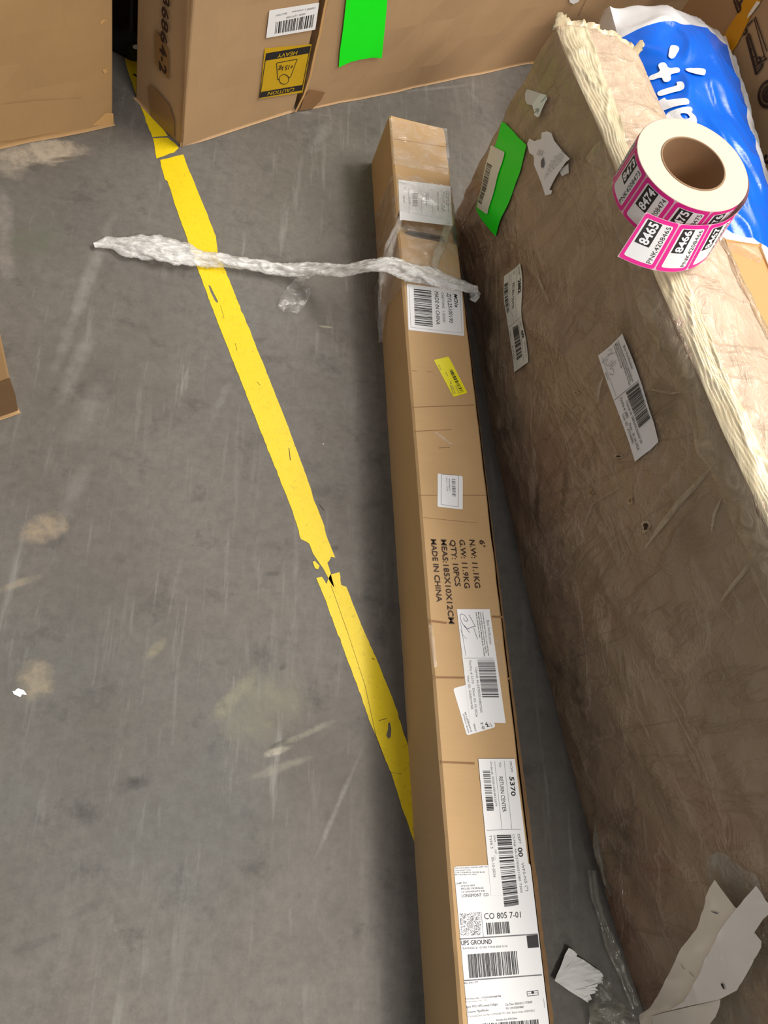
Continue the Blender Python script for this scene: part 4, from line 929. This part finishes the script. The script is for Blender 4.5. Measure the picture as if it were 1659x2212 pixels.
tx('DEPT', (480, 1190), (495, 1310), (20, -15), 'ink_grey'); tx('00', (482, 1385), (500, 1515), (44, -32), 'ink_black', .03); tx('WFS-NS (*)', (530, 1580), (558, 1880), (20, -16), 'ink_grey'); tx('CLM#: 46-2882505236069', (445, 1225), (508, 1940), (18, -14), 'ink_faint'); tx('TYPE 5', (250, 1370), (262, 1530), (20, -14), 'ink_grey'); tx('05 24 2026', (288, 1655), (305, 1910), (20, -14), 'ink_grey')
P.build('routing_label', t)['label'] = 'slanted pale routing label reading 2882 RETURN CENTER'
# verification label
c = cr(1270, 700, 7.133); P = Print(FACE, ['label_pale'])
P.poly([c(*x) for x in ((565, 148), (860, 950), (1060, 1530), (1120, 1810), (1000, 1940), (790, 2115), (700, 1820), (185, 485), (370, 330))], 'label_white', .13, sub=7)
def tx(s_, a, b, cap, m='ink_black', bold=0): P.text(s_, c(*a), c(*b), (cap[0] / 7.133, cap[1] / 7.133), m, bold, lift=L + .06)
tx('Box Verification', (575, 345), (700, 700), (30, -22), 'ink_black'); tx(MICRO, (490, 262), (722, 890), (18, -14), 'ink_black', .01); tx('contents of this box are in compliance with the', (470, 290), (690, 880), (18, -14), 'ink_black', .01); tx('Managing Hazardous Materials guide. This label', (448, 312), (682, 945), (18, -14), 'ink_black', .01); tx('must be placed over the seal.', (425, 340), (548, 685), (18, -14), 'ink_black', .01)
P.line(c(465, 1170), c(815, 868), .06, 'ink_black', L + .06, 6); P.line(c(250, 495), c(492, 1110), .04, 'ink_grey', L + .06, 6); tx('Signature', (315, 745), (358, 862), (16, -12))
P.bars([c(636, 1052), c(840, 1600), c(1010, 1445), c(812, 900)], 38, 73, lift=L + .06)
tx('Claim# 46 2882505236069 00', (635, 1192), (870, 1842), (26, -20)); tx('Facility # 2882     Date : 05-24-2026', (548, 1145), (835, 1942), (26, -20)); tx('User ID : ZTHARRI', (590, 1398), (752, 1842), (26, -20))
P.path([c(*x) for x in ((340, 415), (385, 380), (400, 440), (330, 500), (265, 560), (262, 600), (300, 560), (340, 540), (310, 610), (345, 640), (400, 560), (415, 600), (365, 655), (400, 640), (450, 560), (460, 600), (385, 690), (430, 690), (445, 740), (430, 780), (385, 775), (390, 745))], .05, 'ink_grey', L + .07)
P.path([c(*x) for x in ((330, 470), (455, 440))], .05, 'ink_grey', L + .07)
P.build('verification_label', t)['label'] = 'slanted white Box Verification label with a scribbled signature'

# ------------------------------------------------------------------ roll of pink labels
RC = np.array([57.9, 78.7]); RR, RI, ZB, ZT = 7.55, 4.15, 51.9, 58.2
nrm = unit([-.10, -.03, 1.0]); rx_ = unit(np.cross([0, 1, 0], nrm)); ry_ = np.cross(nrm, rx_); RB = np.array([RC[0] + .3, RC[1], ZB]); RHt = ZT - ZB
def roll3(a, z, r): return RB + rx_ * r * math.cos(a) + ry_ * r * math.sin(a) + nrm * z
t = thing('label_roll', tuple(RB), 'roll of pink-bordered numbered labels resting on the wrapped package', 'label roll')
mb = MB(); nA = 96
mb.grid([[roll3(2 * math.pi * i / nA, z, r) for z, r in ((0, RI + .25), (0, RR - .05), (0.05, RR), (RHt - .05, RR), (RHt, RR - .06), (RHt, RI + .28))] for i in range(nA)], 0, close_u=True)
mb.build('paper_winding', 'roll_paper', t, False)
mb = MB(); mb.grid([[roll3(2 * math.pi * i / nA, z, r) for z, r in ((0, RI), (0, RI + .25), (RHt, RI + .28), (RHt + .08, RI + .2), (RHt + .08, RI + .05), (RHt, RI), (0, RI))] for i in range(nA)], 0, close_u=True)
o = mb.build('cardboard_core', 'core_brown', t, False); o['label'] = 'brown cardboard core'
def label_strip(P, to3, u0, pitch, H, num, lift, pieces=16, code='84'):
    # u runs along the strip to the right, v up; reading direction is up the strip
    P.s = Surf(None, to3)
    g = .12
    P.rr2([(u0 + g, H - .06), (u0 + pitch - g, H - .06), (u0 + pitch - g, .06), (u0 + g, .06)], 'pink', .35, lift, pieces, 6)
    P.rr2([(u0 + g + .5, H - .55), (u0 + pitch - g - .5, H - .55), (u0 + pitch - g - .5, .55), (u0 + g + .5, .55)], 'label_white', .25, lift + .02, pieces, 6)
    xb = u0 + g + .75; wb = (pitch - 2 * g - 1.5) * .58
    P.quad2([(xb, H - .62), (xb + wb, H - .62), (xb + wb, 2.55), (xb, 2.55)], 'ink_black', lift + .035, 6, 3)
    P.text(num, (xb + wb * .82, 2.7), (xb + wb * .82, H - .75), None, 'letter_white', .03, lift=lift + .05, two=True, cap2=wb * .62)
    P.text('PNK420' + num, (u0 + pitch - g - .72, .68), (u0 + pitch - g - .72, H - .7), None, 'ink_black', lift=lift + .05, two=True, cap2=.62)
P = Print(None, ['liner_pink'])
A0 = math.radians(-153.0); PIT = math.radians(36.4) * RR
def wrap3(q, l=0): return roll3(A0 + q[0] / RR, q[1], RR + l)
P.s = Surf(None, wrap3); P.quad2([(-5 * PIT, RHt - .02), (2.25 * PIT + 1.0, RHt - .02), (2.25 * PIT + 1.0, .02), (-5 * PIT, .02)], 'liner_pink', .02, 90, 2)
for k_, num in ((-5, '8468'), (-4, '8469'), (-3, '8470'), (-2, '8472'), (-1, '8473'), (0, '8474'), (1, '8475'), (2, '8476')): label_strip(P, wrap3, k_ * PIT, PIT, RHt, num, .04)
P.s = Surf(None, wrap3); P.quad2([(3 * PIT, RHt - .1), (4.9 * PIT, RHt - .1), (4.9 * PIT, .1), (3 * PIT, .1)], 'liner_grey', .05, 24, 2)
P.build('label_winding', t)['label'] = 'pink labels with black numbers wound round the outside'
# loose end that swings round in front
TP = [np.array(x) for x in ((50.0, 68.9, 57.0), (52.7, 68.6, 56.9), (55.6, 68.8, 56.9), (58.4, 69.6, 56.9), (61.2, 70.8, 57.0), (63.4, 72.6, 57.4), (65.2, 75.0, 57.8), (66.0, 77.8, 58.1), (65.9, 80.4, 58.2), (65.6, 81.6, 58.2))]
BT = [np.array(x) for x in ((49.2, 65.8, 51.5), (52.2, 65.4, 51.3), (55.4, 65.5, 51.2), (58.6, 66.4, 51.1), (61.6, 68.2, 51.1), (64.0, 70.8, 51.3), (65.7, 74.0, 51.5), (66.3, 77.4, 51.7), (66.1, 80.3, 51.8), (65.7, 81.6, 51.9))]
TP = [p + np.array([0, .3, 0]) for p in TP]; BT = [p + np.array([0, 1.0, .3]) for p in BT]
TL_ = [0]
for a, b in zip(TP, TP[1:]): TL_.append(TL_[-1] + np.linalg.norm(b - a))
def cat(T, l):
    l = min(max(l, 0), TL_[-1] - 1e-6); i = max(k for k in range(len(TL_) - 1) if TL_[k] <= l); u = (l - TL_[i]) / (TL_[i + 1] - TL_[i]); p0, p1, p2, p3 = T[max(i - 1, 0)], T[i], T[i + 1], T[min(i + 2, len(T) - 1)]
    return .5 * (2 * p1 + (p2 - p0) * u + (2 * p0 - 5 * p1 + 4 * p2 - p3) * u * u + (3 * p1 - p0 - 3 * p2 + p3) * u ** 3)
def tail3(q, l=0):
    a, b = cat(TP, q[0]), cat(BT, q[0]); a2, b2 = cat(TP, q[0] + .3), cat(BT, q[0] + .3); n_ = unit(np.cross((a2 + b2) - (a + b), a - b) ); v = q[1] / RHt; return b * (1 - v) + a * v + n_ * l
P = Print(Surf(None, tail3), ['liner_pink']); P.quad2([(0, RHt), (TL_[-1] - .01, RHt), (TL_[-1] - .01, 0), (0, 0)], 'liner_pink', 0, 60, 6)
for k_, num in enumerate(('8465', '8466', '8467')): label_strip(P, tail3, .05 + k_ * PIT, PIT, RHt, num, .03)
P.build('loose_label_strip', t)['label'] = 'loose end of the strip with labels 8465 and 8466'

# ------------------------------------------------------------------ stuffed blue and white mailer bag
BQ = [np.array(x, float) for x in ((80.5, 97), (108.0, 93), (109, 172), (78.0, 166))]      # near-left, near-right, far-right, far-left (seam plan)
def bagp(u, v, lift=0):
    e = .018 * N(v * 9, 2, 1) ; uu = u + (e if u > .9 else 0)
    p = (BQ[0] * (1 - uu) + BQ[1] * uu) * (1 - v) + (BQ[3] * (1 - uu) + BQ[2] * uu) * v
    a, b = abs(2 * u - 1), abs(2 * v - 1); f = max(0, 1 - a ** 2.4) * max(0, 1 - b ** 5) ** .7
    w = .9 * N(u * 5, v * 9, 2) + .5 * max(0, 1 - 4 * abs(N(u * 6 + v * 4, v * 7, 5)))
    edge = min(a * 0 + 1, 1 - max(a, b) ** 6 * .5)
    return np.array([p[0] + .6 * N(v * 7, u, 4), p[1] + (1.6 * math.sin(u * 5.0) * v ** 4), 27 + 7.0 * f + w * edge + lift])
t = thing('mailer_bag', (93, 126, 0), 'stuffed blue and white plastic mailer bag behind the label roll', 'bag')
mb = MB(); nu, nv = 70, 120; rows = []; uvs = []
for i in range(nu + 1):
    row = []
    for j in range(nv + 1): row.append(bagp(i / nu, j / nv)); uvs.append((i / nu, j / nv))
    rows.append(row)
mb.grid(rows); mb.uv = uvs; front = mb.build('printed_front', 'poly_blue', t, True); front['label'] = 'blue printed front with white borders'
mb = MB(); rows = []
ring = [(i / 40, 0) for i in range(40)] + [(1, j / 60) for j in range(60)] + [(1 - i / 40, 1) for i in range(40)] + [(0, 1 - j / 60) for j in range(60)]
for u, v in ring:
    p = bagp(u, v); cx_, cy_ = 93.5, 127; d = unit([p[0] - cx_, (p[1] - cy_) * .4, 0]); row = [p]
    for z, o_ in ((26, .6), (22, .2), (14, 1.6), (6, 1.0), (.3, -4)): q = p + d * (o_ + .8 * N(u * 20, v * 20, z * .2)) ; q[2] = z + .2 * N(u * 9, v * 9, 0); q[2] = max(q[2], .2); row.append(q)
    rows.append(row)
mb.grid(rows, 0, close_u=True); k = len(ring); mb.f.append(tuple(i * 6 + 5 for i in range(k))); mb.m.append(0); mb.build('white_back', 'poly_white', t, True)['label'] = 'white back and crumpled rim'
def bag_at(px):
    z = 33.0
    for _ in range(12):
        P0 = U(px, z)[:2]; u, v = .4, .5
        for _k in range(12):
            f = (BQ[0] * (1 - u) + BQ[1] * u) * (1 - v) + (BQ[3] * (1 - u) + BQ[2] * u) * v; r = P0 - f
            du = (BQ[1] - BQ[0]) * (1 - v) + (BQ[2] - BQ[3]) * v; dv = (BQ[3] - BQ[0]) * (1 - u) + (BQ[2] - BQ[1]) * u; s_ = np.linalg.solve(np.array([du, dv]).T, r); u += s_[0]; v += s_[1]
        uc, vc = min(max(u, 0), 1), min(max(v, 0), 1); z = .5 * z + .5 * bagp(uc, vc)[2]
    return np.array([u * 27, v * 74])
BAG = Surf(bag_at, lambda q, l=0: bagp(min(max(q[0] / 27, 0), 1), min(max(q[1] / 74, 0), 1), l))
c = cr(1340, 0, 7.373); P = Print(BAG, ['letter_white'])
def rnd(pts, n=3):                      # soften corners
    pts = [np.array(p, float) for p in pts]
    for _ in range(2):
        q = []
        for a, b in zip(pts, pts[1:] + pts[:1]): q += [a * .78 + b * .22, a * .22 + b * .78]
        pts = q
    return [tuple(p) for p in pts]
for pts in ([(820, 768), (910, 775), (945, 825), (840, 960), (780, 968), (738, 930), (795, 790)],
            [(1000, 1112), (1280, 1112), (1335, 1140), (1325, 1225), (1270, 1225), (1150, 1200), (1020, 1160)],
            [(578, 1050), (620, 1022), (690, 1022), (735, 1118), (890, 1098), (925, 1140), (905, 1185), (762, 1205), (785, 1290), (745, 1330), (680, 1332), (650, 1300), (628, 1248), (440, 1310), (410, 1235), (610, 1165), (575, 1085)],
            [(868, 1332), (970, 1322), (1008, 1380), (1005, 1440), (950, 1475), (820, 1500), (600, 1570), (560, 1490), (730, 1428), (860, 1400), (895, 1375)],
            [(560, 1660), (700, 1570), (720, 1625), (880, 1600), (1070, 1585), (1100, 1690), (900, 1705), (560, 1830)]):
    P.poly([c(*x) for x in rnd(pts)], 'letter_white', .3, sub=5)
P.poly([c(*x) for x in rnd([(700, 1830), (930, 1740), (1115, 1722), (1140, 1775), (1105, 1810), (1180, 1870), (1200, 1960), (1150, 2050), (950, 2060), (700, 2060)])], 'letter_white', .3, [[c(*x) for x in rnd([(925, 1825), (1045, 1825), (1095, 1890), (1040, 1920), (970, 1905)])]], sub=5)
P.build('logo_print', front)['label'] = 'white lettering and spark strokes'
# torn dark opening along the right rim
mb = MB(); rows = []
for i in range(40):
    v = .62 - .42 * i / 39; k = math.sin(math.pi * i / 39); p = bagp(.985, v); rows.append([p + np.array([.1, 0, .15]), p + np.array([.5 + .7 * k, .2, .1 + .2 * k]), p + np.array([.9 + 1.2 * k, .4, -.6])])
mb.grid(rows); mb.build('torn_opening', 'plastic_black', t, True)['label'] = 'dark torn slit along the rim'
mb = MB(); rows = []
for i in range(60):
    v = .9 - .75 * i / 59; p = bagp(.99, v); k = 1.3 + .9 * N(i, 0, 0, .2); rows.append([p + np.array([-.4, 0, .4]), p + np.array([k * .5, 0, .7 + .3 * N(i, 1, 0, .5)]), p + np.array([k, .2, -.1]), p + np.array([k * 1.1, .2, -1.6])])
mb.grid(rows); o = mb.build('white_flange', 'poly_white', t, True)

# ------------------------------------------------------------------ tan carton behind the package
zc = 40.0
a0 = U((1562, 516), zc)[:2]; b0 = U((1640, 532), zc)[:2]; b1 = U((1700, 690), zc)[:2]; dv = unit(b1 - b0); du = unit(b0 - a0)
du = np.array([-dv[1], dv[0]]) if np.dot([-dv[1], dv[0]], du) > 0 else np.array([dv[1], -dv[0]])
w_ = np.dot(b0 - a0, du); BL_ = b0 - du * (w_ + 1.0)
BL_ = b0 - du * min(w_, 9.0)
t = thing('shipping_carton', (*b0, 0), 'orange-tan carton wedged between the wrapped package and the blue bag', 'box')
foot = [BL_, BL_ + dv * 95, b0 + dv * 95, b0]
prism('carton_body', [tuple(x) for x in foot], 0.1, zc, 'kraft_orange', t, .15, 8)
TP2 = plane_surf((*b0, zc), (0, 0, 1), (1, 0, 0)); P = Print(TP2, ['film_clear']); P.poly([(1568, 518), (1640, 533), (1650, 560), (1640, 570), (1600, 552), (1572, 545)], 'film_clear', .1, sub=2); P.build('clear_tape', t)

# ------------------------------------------------------------------ printed carton at the far right
a0 = np.array([106.5, 190.0]); dv = unit([.20, -.98]); b0 = a0 + dv * 130
# seen face looks to -x
t = thing('shipping_carton', (*a0, 0), 'large brown carton with black line drawings and yellow tape at the top right corner', 'box')
n_ = np.array([dv[1], -dv[0], 0.0]); n_ = n_ if n_[0] < 0 else -n_
inb = -n_[:2]
foot = [tuple(a0), tuple(b0), tuple(b0 + inb * 50), tuple(a0 + inb * 50)]
def area2(f): return sum(f[i][0] * f[(i + 1) % 4][1] - f[(i + 1) % 4][0] * f[i][1] for i in range(4))
if area2(foot) < 0: foot = foot[::-1]
prism('carton_body', foot, 0.1, 74, 'kraft_brown', t, .2, 9)
WR = plane_surf((*a0, 0), n_, (*dv, 0)); c = cr(1480, 0, 7.374)
P = Print(WR, ['ink_brown'])
for pts, w in (([(790, 0), (860, 205), (905, 150), (870, 60), (925, 0)], .5), ([(835, 0), (880, 110)], .4), ([(1095, 320), (1000, 425)], .4), ([(980, 450), (995, 515), (960, 555), (945, 545)], .6), ([(990, 590), (1145, 1185), (1245, 1060), (1250, 1010)], .55), ([(1010, 545), (1030, 550), (1150, 925), (1150, 985), (1175, 1005), (1215, 985), (1215, 930), (1190, 915), (1155, 940)], .5), ([(1000, 570), (1125, 1050)], .3), ([(1045, 790), (1080, 780)], .3), ([(1085, 920), (1125, 900)], .3), ([(1125, 1065), (1320, 930)], .4), ([(1140, 1120), (1245, 1020)], .3), ([(1110, 290), (1275, 890), (1300, 960)], .25), ([(1130, 270), (1320, 820)], .25), ([(1200, 960), (1280, 890)], .25)):
    P.path([c(*x) for x in pts], w, 'ink_brown', .3)
P.build('line_drawing', t)['label'] = 'black outline drawing of furniture rails'
P = Print(WR, ['ink_brown'])
for r_, w in ((1, .4), (.86, .3), (.62, .35), (.5, .25), (.3, .9)):
    P.path([c(1345 + 165 * r_ * math.cos(a), 1500 + 215 * r_ * math.sin(a) - 30 * r_ * math.cos(a)) for a in np.linspace(0, 2 * math.pi, 30)], w, 'ink_brown', .3)
P.build('line_drawing', t)['label'] = 'black outline drawing of a round fitting'
P = Print(WR, ['ink_brown'])
P.path([(1659, 335), (1640, 360), (1650, 352), (1665, 350)], .8, 'ink_brown', .3); P.path([(1645, 365), (1665, 395)], .8, 'ink_brown', .3)
P.build('line_drawing', t)['label'] = 'small black outline drawing cut off by the border'
P = Print(WR, ['strap_yellow']); P.poly([c(*x) for x in [(1000, -120), (1330, -120), (1230, 0), (1120, 130), (850, 700), (620, 1040), (560, 980), (530, 760), (700, 440), (860, 200)]], 'strap_yellow', .25, sub=2)
yt = P.build('yellow_tape', t); yt['label'] = 'strip of translucent yellow packing tape'
each(WR, 'torn_spot', [[c(*x) for x in [(1160, 20), (1220, 40), (1070, 240), (1000, 300), (1030, 220)]]], 'label_cream', .35, yt, 'pale torn spot on the tape')

# ------------------------------------------------------------------ litter at the lower right
c = cr(1180, 2020, 6.381)
pts = [(300, 175), (345, 195), (385, 225), (430, 265), (415, 290), (520, 345), (600, 400), (730, 490), (770, 540), (790, 570), (765, 580), (780, 605), (760, 612), (775, 650), (735, 660), (705, 675), (700, 705), (665, 725), (720, 765), (668, 765), (675, 800), (640, 810), (595, 820), (620, 850), (635, 890), (580, 905), (590, 938), (500, 880), (300, 760), (105, 625)]
t = MB()
SF = Surf(lambda p: U(p, .6)[:2], lambda q, l=0: np.array([q[0], q[1], .6 + l + .35 * N(q[0], q[1], 3, .35) + .15 * max(0, 1 - abs(N(q[0], q[1], 6, .5)) * 5)]))
P = Print(SF, ['paper_grey']); P.poly([c(*x) for x in pts], 'paper_grey', .05, sub=4); o = P.build('torn_paper_tape', None); solid(o, .04); tag(o, 'ragged white paper tape scrap on the floor beside the shipping label', 'scrap')
# clear film heap
def heap(name, poly_px, z0, amp, mat, label, seed, cat='film', sub=9):
    SFc = Surf(lambda p: U(p, z0)[:2], lambda q, l=0: np.array([q[0], q[1], max(.12, z0 + l + amp * (abs(N(q[0], q[1], seed, .35)) + .5 * abs(N(q[0], q[1], seed, .9))))]))
    P = Print(SFc, [mat]); P.poly(rough_edge(poly_px, 14, 1.5, seed), mat, .02, sub=sub); o = P.build(name, None); 
    for f in o.data.polygons: f.use_smooth = True
    return tag(o, label, cat)
heap('crumpled_film', [(1262, 2170), (1280, 2160), (1296, 2110), (1315, 2125), (1335, 2165), (1355, 2180), (1372, 2200), (1375, 2260), (1275, 2260)], .3, 1.6, 'film_floor', 'crumpled clear film scrap on the floor beside the backing paper', 4)
# folded backing paper leaning on the package
c = cr(1340, 1800, 5.2)
def lean_surf(off, amp, seed, z_lo=2.0):
    def to3(q, l=0):
        return np.array([q[0], q[1], 0])
    return to3
base_pt = U((1400, 2185), 4.0); 
pn = unit([-.42, -.35, .84])
qa, qb = face_solve((1555, 1880)), face_solve((1670, 1960)); pa, pb = face_flat(-qa[0] / 1.03, qa[1], 2.2), face_flat(-qb[0] / 1.03, qb[1], 2.2); pc = U((1395, 2200), 7.0); pln = unit(np.cross(pb - pa, pc - pa)); pln = pln if pln[2] > 0 else -pln
def paper_surf(lift0, seed, amp):
    ps = plane_surf(pa, pln, (1, 0, 0)); return Surf(ps.to2, lambda q, l=0: ps.to3(q, lift0 + l + amp * N(q[0], q[1], seed, .16) + .15 * max(0, 1 - 5 * abs(N(q[0] * .35, q[1] * .12, seed + 5)))))
def sheet_surf(lift0, seed, amp=.5):      # hugs the side of the package at a small distance
    return Surf(face_solve, lambda q, l=0: face_flat(-q[0] / 1.03, q[1], .9 + lift0 + l + amp * N(q[0], q[1], seed, .16) + .12 * max(0, 1 - 5 * abs(N(q[0] * .35, q[1] * .12, seed + 5)))))
t = thing('backing_paper', (base_pt[0], base_pt[1], .1), 'creased off-white label backing sheet leaning at the lower right corner', 'paper')
for nm, mat, lf, sd, pts, lb in (('back_sheet', 'paper_backing', 0.0, 3, [(1065, 520), (1120, 600), (1290, 830), (1320, 845), (1240, 960), (1180, 1060), (1080, 1220), (980, 1400), (900, 1600), (800, 1780), (740, 1880), (640, 1950), (560, 1985), (400, 2035), (360, 2050), (365, 2143), (240, 2143), (228, 2035), (340, 1960), (420, 1830), (560, 1560), (700, 1280), (850, 1080), (930, 860), (960, 740), (1000, 620)], 'creased beige strip of backing'),
                         ('front_sheet', 'paper_backing_light', .35, 6, [(1555, 580), (1660, 720), (1760, 850), (1640, 950), (1530, 1105), (1615, 1200), (1612, 1270), (1500, 1470), (1345, 1750), (1140, 1855), (900, 1905), (560, 1985), (740, 1880), (800, 1780), (900, 1600), (980, 1400), (1080, 1220), (1200, 1000), (1320, 845)], 'smooth light flap of backing'),
                         ('lower_flap', 'label_cream', .15, 9, [(365, 2050), (500, 2010), (800, 1940), (1140, 1860), (1130, 1950), (1100, 2050), (1000, 2180), (380, 2190)], 'cream lower flap')):
    SFp = paper_surf(lf, sd, .3); P = Print(SFp, [mat]); P.poly([c(*x) for x in pts], mat, .05, sub=8)
    if nm == 'front_sheet':
        P.poly([c(*x) for x in ((1175, 1665), (1200, 1670), (1222, 1730), (1210, 1735), (1180, 1690))], 'ink_black', .25)
    if nm == 'back_sheet':
        P.poly([c(*x) for x in ((1030, 862), (1055, 870), (1110, 890), (1105, 905), (1060, 890))], 'ink_grey', .25); P.line(c(700, 1470), c(735, 1520), .07, 'ink_black', .22); P.line(c(785, 1550), c(840, 1605), .07, 'ink_black', .22)
    o = P.build(nm, t); o['label'] = lb
    for f in o.data.polygons: f.use_smooth = True
# dusty film sheets round it
SFp = sheet_surf(-.35, 12, .2)
P = Print(SFp, ['film_floor']); P.poly([c(*x) for x in [(1065, 240), (1180, 180), (1260, 200), (1340, 270), (1480, 380), (1600, 440), (1700, 640), (1760, 900), (1560, 1000), (1300, 900), (1100, 640), (1030, 480)]], 'film_floor', .05, sub=7); o = P.build('film_flap', None); tag(o, 'dusty grey film flap above the backing paper on the package', 'film')
SFp = sheet_surf(-.2, 15, .6)
P = Print(SFp, ['film_floor']); P.poly(rough_edge([(1575, 2150), (1615, 2080), (1640, 2010), (1690, 1980), (1720, 2260), (1540, 2260), (1552, 2190)], 14, 1.5, 4), 'film_floor', .05, sub=8); o = P.build('film_flap', None)
for f in o.data.polygons: f.use_smooth = True
tag(o, 'dusty greenish film sheet in the lower right corner', 'film')
